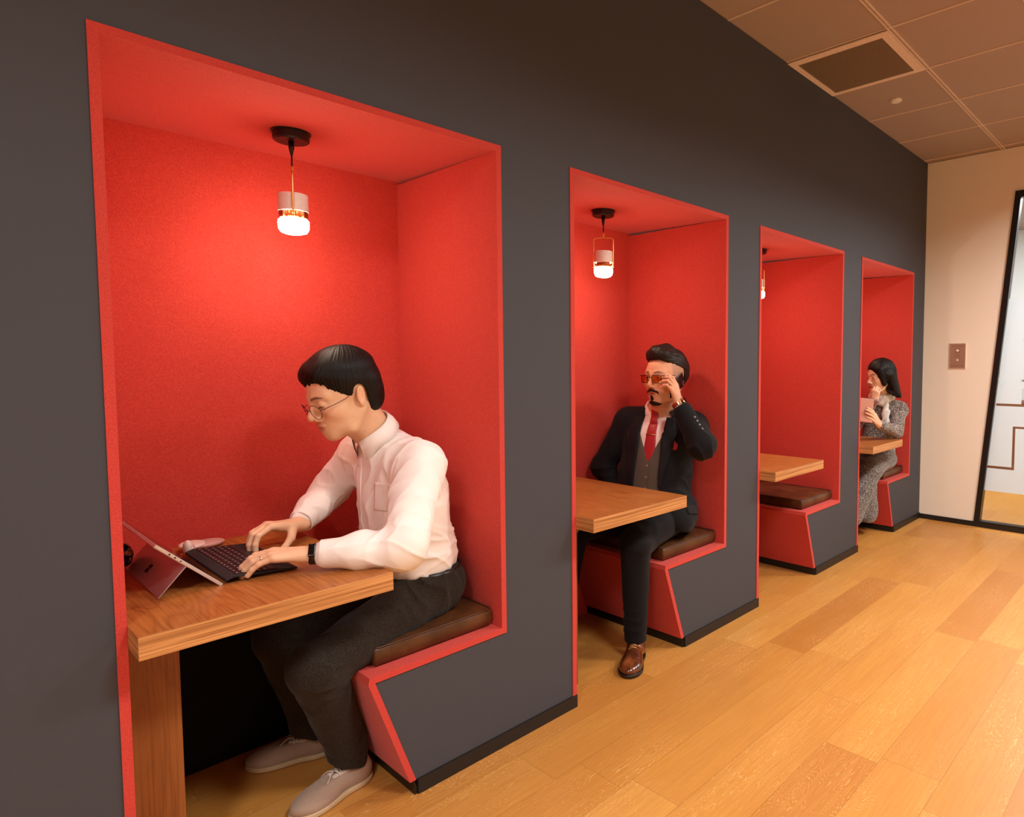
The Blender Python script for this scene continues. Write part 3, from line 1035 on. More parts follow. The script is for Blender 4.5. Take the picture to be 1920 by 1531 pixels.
def skin_mat(name, c, c2, rough=0.5):
    t = NT(name)
    v = t.coord()
    n = t.noise(v, 45, 4, 0.6)
    base = t.mix(n, c, c2)
    def at(nm):
        a = t.n('ShaderNodeAttribute'); a.attribute_name = nm
        return a.outputs['Fac']
    base = t.mix(t.math('MULTIPLY', at('warm'), 0.32), base, (c2[0] * 0.92, c2[1] * 0.55, c2[2] * 0.5, 1))
    base = t.mix(t.math('MULTIPLY', at('lip'), 0.75), base, (c2[0] * 0.60, c2[1] * 0.30, c2[2] * 0.32, 1))
    base = t.mix(t.math('MULTIPLY', at('stubble'), 0.55), base, lin(88, 78, 74))
    base = t.mix(t.math('MULTIPLY', at('brow'), 0.85), base, lin(26, 18, 15))
    t.color(base)
    t.set(rough, spec=0.4)
    t.b.inputs['Subsurface Weight'].default_value = 0.05
    t.b.inputs['Subsurface Radius'].default_value = (0.012, 0.005, 0.003)
    t.b.inputs['Subsurface Scale'].default_value = 0.6
    pr_ = t.noise(v, 700, 2)
    t.bump(pr_, 0.06, 0.0006)
    return t.m
M['skin'] = skin_mat('skin_light', lin(236, 196, 162), lin(224, 178, 142))
M['skin2'] = skin_mat('skin_tan', lin(230, 176, 142), lin(214, 152, 118))
M['nail'] = plain('fingernail', lin(226, 176, 156), 0.3, bump=0)
M['eye_white'] = plain('eye_white', lin(226, 218, 212), 0.2, bump=0)
M['iris'] = plain('dark_brown_iris', lin(52, 30, 18), 0.15, bump=0)
M['pupil'] = plain('pupil', lin(8, 6, 6), 0.1, bump=0)

def hair_mat(name, c, c2, rot=0.0):
    t = NT(name)
    v = t.coord((1, 1, 1))
    n = t.noise(v, 90, 4, 0.7, 0.8)
    t.color(t.mix(n, c, c2))
    t.set(0.5, spec=0.25)
    t.bump(n, 0.35, 0.002)
    return t.m
M['hair'] = hair_mat('black_hair', lin(7, 5, 5), lin(18, 13, 11))
M['hair_brown'] = hair_mat('dark_brown_hair', lin(14, 9, 7), lin(40, 26, 19))

def strands(P, F, d, freq, amp, seed=0):
    """comb ridges that run along local direction d"""
    L = F.loc(P)
    d = unit(d)                                   # the crown the hair falls from
    a = unit(np.cross(d, (0.0, 1.0, 0.0)))
    b = np.cross(d, a)
    x, y = L @ a, L @ b
    th = np.arctan2(y, x) + 0.10 * wob(L, 40, 4, seed)
    rr = np.sqrt(x * x + y * y)
    k = freq
    return amp * sstep(rr, 0.01, 0.05) * (0.5 * np.sin(th * k) + 0.35 * np.sin(th * k * 1.73 + 2 * wob(L, 30, 3, seed)) + 0.35 * np.sin(th * k * 0.47 + 1))

def cloth_mat(name, c, c2, scale=900, rough=0.85, bump=0.15, weave=None, sheen=0.2, contrast=None):
    t = NT(name)
    v = t.coord()
    n = t.noise(v, scale, 2, 0.5)
    col = t.mix(n, c, c2) if contrast is None else t.mix(t.ramp(n, contrast), c, c2)
    if weave:
        w = t.n('ShaderNodeTexWave', wave_type='BANDS', bands_direction=weave[0])
        w.inputs['Scale'].default_value = weave[1]
        t.l(v, w.inputs['Vector'])
        col = t.mix(t.math('MULTIPLY', w.outputs['Fac'], weave[2]), col, weave[3])
    t.color(col)
    t.set(rough, spec=0.25, sheen=sheen)
    t.bump(n, bump, 0.001)
    return t.m
M['shirt'] = cloth_mat('white_cotton_shirt', lin(246, 240, 236), lin(252, 248, 245), 700, 0.8, 0.12, sheen=0.05)
M['shirt_button'] = plain('pearl_button', lin(232, 214, 204), 0.25, bump=0)
M['trouser_tweed'] = cloth_mat('charcoal_brown_wool', lin(20, 16, 13), lin(56, 48, 40), 420, 0.95, 0.4, sheen=0.05, contrast=[(0.35, (0, 0, 0)), (0.7, (1, 1, 1))])
M['belt'] = plain('black_leather_belt', lin(20, 18, 18), 0.4)

# ------------------------------------------------------------------ man in the white shirt, first booth
def rotz(a):
    return np.array([[math.cos(a), -math.sin(a), 0], [math.sin(a), math.cos(a), 0], [0, 0, 1]])
def head_frame(o, az, pitch, roll=0.0, sc_=1.0):
    """az = direction the face points (radians from +X), pitch down positive"""
    f = A(math.cos(az) * math.cos(pitch), math.sin(az) * math.cos(pitch), -math.sin(pitch))
    R = frame_axes(f, (0, 0, 1))
    l, u = R[:, 1].copy(), R[:, 2].copy()
    R[:, 1] = l * math.cos(roll) + u * math.sin(roll)
    R[:, 2] = -l * math.sin(roll) + u * math.cos(roll)
    return Frame(o, R, sc_)

def spectacles(parent, F, shape, mat, lens, r=0.0235, drop=0.0, fwd_=0.104, wire=0.0009, tilt=0.0):
    """rims, bridge and temples in the head frame"""
    g = obj('glasses', (lambda bm: (glasses_bm(bm, F, shape, r, drop, fwd_, wire), bm)[1])(bmesh.new()), mat, parent, smooth=True)
    for s in (1, -1):
        bm = bmesh.new()
        pts = rim_pts(s, shape, r, drop, fwd_)
        vs = [bm.verts.new(F.pt(p)) for p in pts]
        vs2 = [bm.verts.new(F.pt((p[0] - 0.0012, p[1], p[2]))) for p in pts]
        bm.faces.new(vs); bm.faces.new(vs2[::-1])
        for i in range(len(vs)):
            bm.faces.new((vs[i], vs2[i], vs2[(i + 1) % len(vs)], vs[(i + 1) % len(vs)]))
        obj('lens', bm, lens, g)
    return g
def rim_pts(s, shape, r, drop, fw_):
    out = []
    for k in range(28):
        a = 2 * PI * k / 28
        c_, s_ = math.cos(a), math.sin(a)
        if shape == 'round':
            yy, zz = r * c_, r * 0.96 * s_
        else:
            e = 0.32
            yy = 0.0225 * (abs(c_) ** e) * (1 if c_ > 0 else -1)
            zz = 0.0158 * (abs(s_) ** e) * (1 if s_ > 0 else -1) - (0.0 if s_ > 0 else 0.001)
        y = s * 0.0335 + yy
        out.append((fw_ - 0.012 * (abs(y) / 0.06) ** 2 - 0.06 * 0 + 0.08 * zz, y, 0.004 - drop + zz))
    return out
def glasses_bm(bm, F, shape, r, drop, fw_, wire):
    for s in (1, -1):
        tube(bm, [F.pt(p) for p in rim_pts(s, shape, r, drop, fw_)], wire * F.s, 6, closed=True)
        ey = 0.062
        tz = 0.010 - drop if shape == 'round' else 0.018 - drop
        tube(bm, [F.pt(p) for p in ((fw_ - 0.010, s * 0.056, tz), (fw_ - 0.014, s * 0.066, tz), (0.06, s * 0.0735, tz + drop * 0.3), (0.030, s * 0.0740, tz + drop * 0.6), (0.004, s * 0.0735, 0.014))], wire * 1.05 * F.s, 6)
    tube(bm, [F.pt(p) for p in ((fw_, 0.0105, 0.008 - drop), (fw_ + 0.004, 0.004, 0.012 - drop), (fw_ + 0.004, -0.004, 0.012 - drop), (fw_, -0.0105, 0.008 - drop))], wire * F.s, 6)

def strip_on(S, pts, d, width, thick, across, cols=4):
    """a flat ribbon laid on the surface of S: pts are start points, d the casting direction"""
    bm = bmesh.new()
    rows = []
    for i, p in enumerate(pts):
        row = []
        wd = width[i] if hasattr(width, '__len__') else width
        for s in np.linspace(-1, 1, cols):
            o = np.asarray(p, float) + unit(across) * s * wd / 2
            q = S.trace(o, d)
            n = S.normal(q)
            row.append((q, n))
        rows.append(row)
    top = [[bm.verts.new(q + n * thick) for q, n in r] for r in rows]
    bot = [[bm.verts.new(q - n * thick) for q, n in r] for r in rows]
    m = len(top[0])
    for i in range(len(top) - 1):
        for j in range(m - 1):
            bm.faces.new((top[i][j], top[i + 1][j], top[i + 1][j + 1], top[i][j + 1]))
            bm.faces.new((bot[i][j], bot[i][j + 1], bot[i + 1][j + 1], bot[i + 1][j]))
        bm.faces.new((top[i][0], bot[i][0], bot[i + 1][0], top[i + 1][0]))
        bm.faces.new((top[i][-1], top[i + 1][-1], bot[i + 1][-1], bot[i][-1]))
    for k in (0, -1):
        for j in range(m - 1):
            bm.faces.new((top[k][j], top[k][j + 1], bot[k][j + 1], bot[k][j]))
    return bm

def button_at(S, p, d, r, mat, parent, name='button', th=0.0014):
    q = S.trace(p, d)
    n = S.normal(q)
    Mx = Matrix.Translation(Vector(q + n * 0.0005)) @ Vector(n).to_track_quat('Z', 'Y').to_matrix().to_4x4()
    bm = bmesh.new()
    lathe(bm, [(r, 0), (r, th), (r * 0.8, th * 1.25), (r * 0.6, th)], n=14, M=Mx)
    return obj(name, bm, mat, parent, smooth=False)

P1 = dict(face_w=0.98, brow_z=-0.004, eye_open=0.0016, eye_drop=0.0055, nose=1.0, shadow=0.25)
F1 = head_frame((0.630, 0.245, 1.232), PI, 0.36, 0.0, 1.08)
LS, LE, LW = A(0.805, 0.115, 1.0), A(0.662, -0.045, 0.795), A(0.452, 0.072, 0.800)
RS, RE, RW = A(0.745, 0.425, 1.01), A(0.690, 0.535, 0.872), A(0.550, 0.430, 0.806)
LH, LK, LA = A(0.872, 0.175, 0.575), A(0.462, 0.100, 0.462), A(0.592, 0.205, 0.10)
RH, RK, RA = A(0.872, 0.355, 0.575), A(0.470, 0.400, 0.468), A(0.575, 0.445, 0.10)
NB = A(0.748, 0.27, 1.092)                   # base of the neck
man = empty('person', (0.80, 0.27, 0.477), 'man in white shirt and round wire glasses, bent over his keyboard', 'person')

B = SDF()
head_skin(B, F1, P1)
B.u(cap(F1.pt((-0.022, 0, -0.035)), NB + A(0.004, 0, 0.0), 0.052, 0.051), 0.03)
B.u(cap(F1.pt((0.015, 0, -0.075)), NB + A(-0.03, 0, 0), 0.034, 0.042), 0.03)
B.u(ell((0.825, 0.27, 0.90), (0.095, 0.145, 0.16)), 0.05)
B.u(cap(NB + A(0.0, 0, -0.02), A(0.775, 0.285, 0.99), 0.042, 0.040), 0.03)
B.u(cap(LS, RS, 0.05, 0.05), 0.05)
B.u(ell((0.86, 0.27, 0.66), (0.10, 0.135, 0.13)), 0.06)
for a, b, c in ((LS, LE, LW), (RS, RE, RW)):
    B.u(cap(a, b, 0.040, 0.030), 0.015); B.u(cap(b, c, 0.030, 0.025), 0.012)
for a, b, c in ((LH, LK, LA), (RH, RK, RA)):
    B.u(cap(a, b, 0.075, 0.05), 0.03); B.u(cap(b, c, 0.048, 0.034), 0.03)
cu = lambda a, b, c: (a, b, c)
hl = hand(B, LW + A(-0.012, 0.008, 0.0), (-0.86, 0.50, 0.07), (0.12, -0.12, 1), (0.3, 0.9, 0.1),
          {'index': cu(0.28, 0.55, 0.35), 'middle': cu(0.34, 0.52, 0.4), 'ring': cu(0.38, 0.50, 0.4), 'pinky': cu(0.42, 0.32, 0.3)},
          [(0.6, 0.8, -0.25), (0.85, 0.45, -0.25), (0.95, 0.2, -0.2)], 1.06, 0.9)
hr = hand(B, RW + A(-0.010, -0.006, 0.0), (-0.94, -0.10, 0.16), (0.15, -0.1, 1), (-0.1, -0.98, 0.1),
          {'index': cu(0.62, 0.72, 0.4), 'middle': cu(0.6, 0.75, 0.4), 'ring': cu(0.55, 0.8, 0.4), 'pinky': cu(0.5, 0.8, 0.4)},
          [(0.45, 0.7, -0.75), (0.7, 0.35, -0.8), (0.8, 0.1, -0.7)], 1.06, 1.1)
me = B.mesh((0.20, -0.14, 0.04), (1.06, 0.62, 1.42), 0.0022, 'body')
head_tints(me, B, F1, P1)
body = obj('body', me, M['skin'], man)
eyes(man, F1, (0.8, 0, -0.6))
nails(body, hl); nails(body, hr)
# lashes: a dark line on each lowered lid
for s in (1, -1):
    bm = bmesh.new()
    tube(bm, [F1.pt((0.0925 - 0.45 * (t * t) * 0.018, s * 0.032 + t * 0.0125, 0.0020 - 0.0022 * (1 - t * t))) for t in (-1, -0.6, -0.2, 0.2, 0.6, 1)], [0.0003, 0.0008, 0.001, 0.001, 0.0009, 0.0004], 5)
    obj('eyelash', bm, M['hair'], man, smooth=True)

# hair
Hh = SDF()
Hh.u(F1(ell((-0.016, 0, 0.054), (0.099, 0.087, 0.093))), 0.01)
Hh.u(F1(ell((0.018, 0, 0.080), (0.066, 0.074, 0.050))), 0.03)
Hh.u(F1(ell((-0.056, 0, -0.004), (0.054, 0.073, 0.074))), 0.03)
Hh.u(F1(cap((0.060, -0.040, 0.086), (0.062, 0.036, 0.090), 0.018, 0.017)), 0.03)
def hairline1(P):
    x, y, z = F1.loc(P).T
    ay = np.abs(y)
    jag = 0.009 * np.sin(y * 420 + x * 260 + 2 * np.sin(y * 130)) + 0.004 * np.sin(y * 900 + x * 500)
    lf = np.interp(x, [-0.05, 0.004, 0.016, 0.028, 0.037, 0.044, 0.052, 0.062, 0.074, 0.12], [0.0, 0.012, 0.002, -0.014, -0.034, -0.028, 0.016, 0.052, 0.076, 0.082]) + jag * sstep(x, 0.02, 0.05) - 0.030 * sstep(-y, -0.005, 0.035) * sstep(x, 0.05, 0.07)
    # round the ear, then down to the nape
    ear = np.sqrt(((x + 0.012) / 0.022) ** 2 + ((z + 0.002) / 0.036) ** 2)
    back = -0.084
    lb = sstep(-x, 0.034, 0.040)
    ln = lf * (1 - lb) + back * lb
    d1 = (ln - z) * 0.6
    d2 = (1 - ear) * 0.02
    return np.maximum(d1, np.where(ay > 0.045, d2, -1)) * F1.s
Hh.cut(hairline1, 0.004)
Hh.post = lambda P: strands(P, F1, (-0.35, 0.0, 0.94), 74, 0.0009, 1) + 0.0020 * wob(F1.loc(P), 60, 5, 2)
Hh.margin = 0.006
me = Hh.mesh(F1.o - 0.17, F1.o + 0.17, 0.0018, 'hair')
obj('hair', me, M['hair'], man)

def mat_lens(name, tint, fac):
    t = NT(name)
    out = t.t.nodes['Material Output']
    tr = t.n('ShaderNodeBsdfTransparent'); tr.inputs[0].default_value = tint
    gl = t.n('ShaderNodeBsdfGlossy'); gl.inputs['Roughness'].default_value = 0.03
    mx = t.n('ShaderNodeMixShader'); mx.inputs[0].default_value = fac
    t.l(tr.outputs[0], mx.inputs[1]); t.l(gl.outputs[0], mx.inputs[2]); t.l(mx.outputs[0], out.inputs[0])
    return t.m
M['lens_clear'] = mat_lens('clear_lens', (0.97, 0.97, 0.96, 1), 0.04)
M['lens_amber'] = mat_lens('amber_lens', (0.86, 0.55, 0.26, 1), 0.05)
M['wire'] = plain('dark_bronze_wire', lin(70, 42, 34), 0.3, metal=0.6, bump=0)
spectacles(man, F1, 'round', M['wire'], M['lens_clear'], r=0.0225, drop=0.010, fwd_=0.110, wire=0.0009)

# shirt
S1 = SDF()
S1.u(ell((0.868, 0.27, 0.665), (0.132, 0.168, 0.125)), 0.05)
S1.u(ell((0.835, 0.265, 0.80), (0.134, 0.170, 0.15)), 0.06)
S1.u(ell((0.825, 0.265, 0.93), (0.130, 0.172, 0.135)), 0.06)
S1.u(cap(LS + A(0.01, 0.01, -0.012), RS + A(0.02, -0.01, -0.012), 0.070, 0.066), 0.05)
S1.u(cap(NB + A(0.035, 0, -0.050), LS + A(0.0, 0.02, 0.01), 0.062, 0.058), 0.04)
S1.u(cap(NB + A(0.035, 0, -0.050), RS + A(0.01, -0.01, 0.01), 0.062, 0.052), 0.04)
S1.u(cap(LS, LE, 0.076, 0.062), 0.035)
S1.u(cap(LE, LE + (LW - LE) * 0.5, 0.057, 0.047), 0.03)
S1.u(cap(LE + (LW - LE) * 0.5, LE + (LW - LE) * 0.86, 0.046, 0.036), 0.02)
S1.u(cap(RS, RE, 0.060, 0.054), 0.035)
S1.u(cap(RE, RE + (RW - RE) * 0.55, 0.054, 0.046), 0.03)
S1.u(cap(RE + (RW - RE) * 0.5, RE + (RW - RE) * 0.80, 0.046, 0.038), 0.02)
ax1, ax2 = unit(LW - LE), unit(RW - RE)
S1.sub(cap(F1.pt((0.01, 0, -0.06)), NB + A(-0.020, 0, 0.004), 0.054, 0.055), 0.006)
def shirt_wr(P):
    x, y, z = P.T
    d = folds(P, LE + A(-0.01, 0.03, 0.03), (LE - LS) + A(0.25, -0.1, 0.3), 0.075, 120, 0.0065, 1) + folds(P, LE + (LW - LE) * 0.4, (LW - LE) + A(0.1, 0.25, -0.1), 0.06, 90, 0.004, 2)
    d += folds(P, RE, (RW - RE) + A(-0.1, 0, 0.2), 0.07, 120, 0.006, 3)
    d += folds(P, LS + A(-0.02, 0.03, -0.09), (0.7, -0.2, -0.7), 0.07, 110, 0.006, 4)
    d += folds(P, (0.80, 0.10, 0.68), (0.35, 0, 1), 0.10, 105, 0.006, 5)
    d += folds(P, (0.97, 0.16, 0.74), (-0.35, 0.1, 1), 0.12, 90, 0.006, 3)
    d += folds(P, (0.74, 0.26, 0.76), (0.3, 0.6, 1), 0.13, 80, 0.005, 6)
    d += 0.0046 * wob(P * A(1, 1, 0.55), 40, 6, 3)
    d -= 0.0042 * (1 - np.minimum(1, np.abs(wob(P * A(0.8, 1.2, 0.6), 30, 4, 5)))) ** 3
    Q = P @ np.array([[0.8, 0.2, 0.55], [-0.2, 1.0, 0.1], [-0.5, 0.1, 0.75]])
    d -= 0.0036 * (1 - np.minimum(1, np.abs(wob(Q * A(0.4, 1.0, 1.5), 34, 4, 2)))) ** 3
    return d
S1.post = shirt_wr; S1.margin = 0.012
S1.cut(half((0.87, 0.27, 0.595), (0.12, 0, -1)), 0.01)
me = S1.mesh((0.44, -0.16, 0.53), (1.06, 0.65, 1.20), 0.0035, 'shirt')
shirt = obj('shirt', me, M['shirt'], man)
# cuffs
def cuff(e, w, r0, r1, t0, t1, flat=1.0, n_=(0, 0, 1)):
    bm = bmesh.new()
    ax = unit(w - e)
    L_ = np.linalg.norm(w - e)
    Mx = Matrix.Translation(Vector(e)) @ Vector(ax).to_track_quat('Z', 'Y').to_matrix().to_4x4()
    lathe(bm, [(r0, t0 * L_), (r0 + 0.0012, t0 * L_ + 0.004), (r1 + 0.001, t1 * L_ - 0.002), (r1, t1 * L_), (r1 - 0.002, t1 * L_), (r1 - 0.004, t0 * L_ + 0.01)], n=40, M=Mx, cap=False)
    for v in bm.verts:
        v.co += Vector((0, 0, 0.0012 * math.sin(v.co.x * 190 + v.co.y * 150)))
    return bm
obj('cuff', cuff(LE, LW, 0.0405, 0.0365, 0.66, 0.93), M['shirt'], shirt, smooth=True)
obj('cuff', cuff(RE, RW, 0.0435, 0.0375, 0.62, 0.92), M['shirt'], shirt, smooth=True)
# collar: a stand and two points folded over it
def collar(parent, c, axis, front, r, mat, hgt=0.034, drop=0.050, gap=0.20, point=0.075, tilt=0.0, r2=None):
    ax = unit(axis); f = unit(np.asarray(front) - ax * (np.asarray(front) @ ax)); l = np.cross(ax, f)
    bm = bmesh.new()
    n = 44
    rows = []
    for k in range(n + 1):
        t = k / n * 2 - 1                                    # -1 .. 1 round the neck, front gap at both ends
        a = PI - t * (PI - gap)
        a = PI + t * (PI - gap)
        d = f * math.cos(a) + l * math.sin(a)
        open_ = abs(t)
        spread_ = sstep(np.array([open_]), 0.62, 1.0)[0]
        rt, rb = r, (r2 or r * 1.12)
        top = c + d * rt + ax * (hgt - 0.012 * spread_)
        dn = c + d * (rb + 0.010 + 0.016 * spread_) + ax * (hgt - drop - (point - drop) * spread_ ** 3) - f * 0.004 * spread_ ** 2
        base = c + d * rb * 0.98 + ax * (-0.006)
        fold = c + d * (rt + 0.0045) + ax * (hgt + 0.0015 - 0.012 * spread_)
        rows.append([bm.verts.new(p) for p in (base, top, fold, (fold * 0.5 + dn * 0.5) + d * 0.003, dn, dn - d * 0.0025, (fold * 0.5 + dn * 0.5), top + d * 0.002)])
    for i in range(n):
        for j in range(7):
            bm.faces.new((rows[i][j], rows[i + 1][j], rows[i + 1][j + 1], rows[i][j + 1]))
    return obj('collar', bm, mat, parent, smooth=True)
nk = F1.pt((-0.004, 0, -0.06)) - NB
col1 = collar(shirt, NB + A(-0.012, 0, 0.014), nk * 0.75 + A(0, 0, 0.03), (-1, 0, -0.2), 0.063, M['shirt'], hgt=0.036, drop=0.052, gap=0.34, point=0.098, r2=0.068)
# placket and buttons
pts = [(0.58, 0.285 + 0.035 * (z - 0.62), z) for z in np.linspace(0.62, 1.02, 60)]
obj('placket', strip_on(S1, pts, (1, 0.03, 0), 0.028, 0.0022, (0, 1, 0), 7), M['shirt'], shirt, smooth=True)
for z in (0.66, 0.745, 0.83, 0.915, 0.995):
    button_at(S1, (0.58, 0.285 + 0.035 * (z - 0.62), z), (1, 0.03, 0), 0.0052, M['shirt_button'], shirt)
ppts = [(0.58, 0.165, z) for z in np.linspace(0.86, 0.950, 16)]
obj('pocket', strip_on(S1, ppts, (1, 0.0, 0), 0.090, 0.0022, (0, 1, 0), 16), M['shirt'], shirt, smooth=True)

# trousers
T1 = SDF()
T1.u(ell((0.885, 0.265, 0.585), (0.130, 0.172, 0.085)), 0.03)
T1.u(cap(LH + A(0.02, 0, -0.008), LK, 0.092, 0.072), 0.05)
T1.u(cap(RH + A(0.02, 0, -0.008), RK, 0.090, 0.072), 0.05)
T1.u(cap(LK + A(0.0, 0, -0.01), LA + A(0, 0, 0.03), 0.070, 0.058), 0.03)
T1.u(cap(RK + A(0.0, 0, -0.01), RA + A(0, 0, 0.03), 0.070, 0.056), 0.03)
T1.u(cap(LA + A(-0.004, 0, 0.04), LA + A(0.0, 0, -0.02), 0.057, 0.056), 0.02)
T1.u(cap(RA + A(-0.004, 0, 0.04), RA + A(0.0, 0, -0.02), 0.057, 0.056), 0.02)
def trouser_wr(P):
    d = folds(P, LK + A(0.045, -0.02, -0.035), (0.15, 0, 1), 0.062, 165, 0.009, 2)
    d += folds(P, RK + A(0.045, -0.02, -0.035), (0.15, 0, 1), 0.06, 165, 0.008, 3)
    d += folds(P, (0.84, 0.10, 0.60), (0.9, 0, 0.5), 0.09, 110, 0.008, 4)
    d += folds(P, LA + A(0, 0, 0.05), (0, 0, 1), 0.07, 120, 0.006, 5)
    return d + 0.003 * wob(P, 32, 5, 4) - 0.004 * (1 - np.minimum(1, np.abs(wob(P * A(1, 1, 0.5), 26, 4, 6)))) ** 3
T1.post = trouser_wr; T1.margin = 0.012
T1.cut(half((0.88, 0.265, 0.632), (-0.10, 0, 1)), 0.006)
T1.cut(half((0.59, 0.2, 0.074), (-0.35, 0, -1)), 0.004)
me = T1.mesh((0.36, 0.0, 0.04), (1.06, 0.55, 0.68), 0.0035, 'trousers')
trs = obj('trousers', me, M['trouser_tweed'], man)
bm = bmesh.new()
ring = []
for k in range(48):
    a = 2 * PI * k / 48
    d = A(math.cos(a), math.sin(a), 0)
    ring.append(A(0.883, 0.265, 0.622) + A(d[0] * 0.128, d[1] * 0.170, -0.10 * 0 + 0.0))
for z0, z1, e in ((-0.014, 0.014, 0.0),):
    vin = [bm.verts.new(p + A(0, 0, z0)) for p in ring]; vo = [bm.verts.new(p + A(0, 0, z1)) for p in ring]
    vo2 = [bm.verts.new(p + A((p[0] - 0.883) * -0.04, (p[1] - 0.265) * -0.04, z1)) for p in ring]
    for k in range(48):
        bm.faces.new((vin[k], vin[(k + 1) % 48], vo[(k + 1) % 48], vo[k]))
        bm.faces.new((vo[k], vo[(k + 1) % 48], vo2[(k + 1) % 48], vo2[k]))
obj('belt', bm, M['belt'], trs, smooth=True)

# shoes
M['suede'] = cloth_mat('taupe_suede', lin(148, 124, 108), lin(178, 156, 140), 500, 0.95, 0.3)
M['sole'] = plain('cream_rubber_sole', lin(196, 172, 136), 0.6)
M['lace_flap'] = plain('pale_suede_flap', lin(206, 192, 180), 0.9)
M['lace'] = plain('cream_shoelace', lin(226, 212, 196), 0.8, bump=0)
def shoe(parent, heel, toe, width=0.096, mats=('suede', 'sole', 'lace_flap', 'lace'), style='desert', hgt=0.075, zf=0.002):
    heel, toe = A(*heel, 0), A(*toe, 0)
    f = unit(toe - heel); Ln = np.linalg.norm(toe - heel)
    l = A(-f[1], f[0], 0)
    Fs = Frame(heel + A(0, 0, zf), np.stack([f, l, A(0, 0, 1)], 1), Ln / 0.285)
    w = width / 0.096 / (Ln / 0.285)
    S = SDF()
    u = lambda g_, k: S.u(Fs(g_), k * Fs.s)
    u(ell((0.205, 0.004, 0.026), (0.080, 0.049 * w, 0.034)), 0.01)
    u(ell((0.120, 0, 0.040), (0.090, 0.040 * w, 0.042)), 0.03)
    u(ell((0.048, 0, 0.040), (0.048, 0.037 * w, 0.044)), 0.03)
    u(cap((0.050, 0, 0.050), (0.052, 0, hgt), 0.037 * w, 0.036 * w), 0.02)
    S.sub(Fs(cap((0.055, 0, 0.07), (0.050, 0, 0.14), 0.030 * w, 0.034 * w)), 0.004 * Fs.s)
    S.cut(Fs(half((0, 0, 0.013), (0, 0, -1))), 0.002)
    S.cut(Fs(half((0.05, 0, hgt + 0.008), (0.12, 0, 1))), 0.004)
    S.post = lambda P: 0.0012 * wob(P, 60, 4, 3) + folds(P, Fs.pt((0.19, 0, 0.05)), f, 0.03, 260, 0.0016, 2)
    S.margin = 0.004
    c = Fs.pt((0.14, 0, 0.05))
    me_ = S.mesh(c - A(0.22, 0.22, 0.09), c + A(0.22, 0.22, 0.12), 0.0025, 'shoe')
    sh = obj('shoe', me_, M[mats[0]], parent)
    Q = SDF()
    Q.u(Fs(ell((0.205, 0.004, 0.008), (0.084, 0.052 * w, 0.05))), 0.01 * Fs.s)
    Q.u(Fs(ell((0.120, 0, 0.008), (0.09, 0.043 * w, 0.05))), 0.03 * Fs.s)
    Q.u(Fs(ell((0.048, 0, 0.008), (0.052, 0.041 * w, 0.05))), 0.03 * Fs.s)
    Q.cut(Fs(half((0, 0, 0.017), (0, 0, 1))), 0.003)
    Q.cut(Fs(half((0, 0, 0.0), (0, 0, -1))), 0.002)
    me_ = Q.mesh(c - A(0.22, 0.22, 0.09), c + A(0.22, 0.22, 0.12), 0.0025, 'sole')
    obj('sole', me_, M[mats[1]], sh)
    # facing and laces
    if style == 'desert':
        for s in (1, -1):
            rows = [tuple(Fs.pt((x, s * (0.012 + 0.010 * (0.145 - x) / 0.06), 0.16))) for x in np.linspace(0.088, 0.148, 6)]
            obj('lace_flap', strip_on(S, rows, (0, 0, -1), 0.020 * Fs.s, 0.0016, l), M[mats[2]], sh, smooth=True)
    nl = 3 if style == 'desert' else 5
    for i in range(nl):
        x = 0.098 + i * (0.017 if style == 'desert' else 0.011)
        pts_ = []
        for t in np.linspace(-1, 1, 9):
            q = S.trace(Fs.pt((x + 0.006 * t * (1 if i % 2 else -1), t * 0.020, 0.16)), (0, 0, -1))
            pts_.append(q + A(0, 0, 0.0026 + 0.003 * (1 - t * t)))
        bm = bmesh.new(); tube(bm, pts_, 0.0014, 6)
        obj('lace', bm, M[mats[3]], sh, smooth=True)
    if style == 'desert':
        k0 = S.trace(Fs.pt((0.134, 0, 0.16)), (0, 0, -1)) + A(0, 0, 0.006)
        for s, e in ((1, (0.175, 0.035, 0)), (-1, (0.16, -0.045, 0)), (1, (0.128, 0.04, 0))):
            q = S.trace(Fs.pt((e[0], e[1] * 0.8, 0.16)), (0, 0, -1)) + A(0, 0, 0.003)
            mid = (k0 + q) / 2 + A(0, 0, 0.008)
            bm = bmesh.new(); tube(bm, [k0, (k0 + mid) / 2 + A(0, 0, 0.003), mid, (mid + q) / 2, q], 0.0013, 6)
            obj('lace', bm, M[mats[3]], sh, smooth=True)
    return sh
shoe(man, (0.660, 0.205), (0.402, 0.165))
shoe(man, (0.640, 0.425), (0.405, 0.535), width=0.094)

# wristband and ring
M['gloss_black'] = plain('glossy_black_plastic', lin(10, 10, 12), 0.12, bump=0)
M['rubber'] = plain('black_rubber_strap', lin(20, 20, 22), 0.5, bump=0)
M['silver'] = plain('silver_ring', lin(226, 222, 218), 0.18, metal=1, bump=0)
wb_ = LW + A(-0.001, 0.001, 0.0)
Mx = Matrix.Translation(Vector(wb_)) @ Vector(ax1).to_track_quat('Z', 'Y').to_matrix().to_4x4()
bm = bmesh.new(); lathe(bm, [(0.0275, -0.0085), (0.029, -0.007), (0.029, 0.007), (0.0275, 0.0085), (0.0255, 0.007), (0.0255, -0.007)], n=40, M=Mx, cap=False)
wbd = obj('fitness_band', bm, M['rubber'], man, smooth=True)
S_ = SDF(); up_ = unit(np.cross(ax1, np.cross(A(-0.25, -0.75, 0.6), ax1)))
Rb = np.stack([up_, np.cross(ax1, up_), ax1], 1)
S_.u(rbox(wb_ + up_ * 0.0285, (0.0035, 0.019, 0.0088), 0.003, Rb), 0.01)
obj('band_screen', S_.mesh(wb_ - 0.06, wb_ + 0.06, 0.0012, 'band_screen'), M['gloss_black'], wbd)
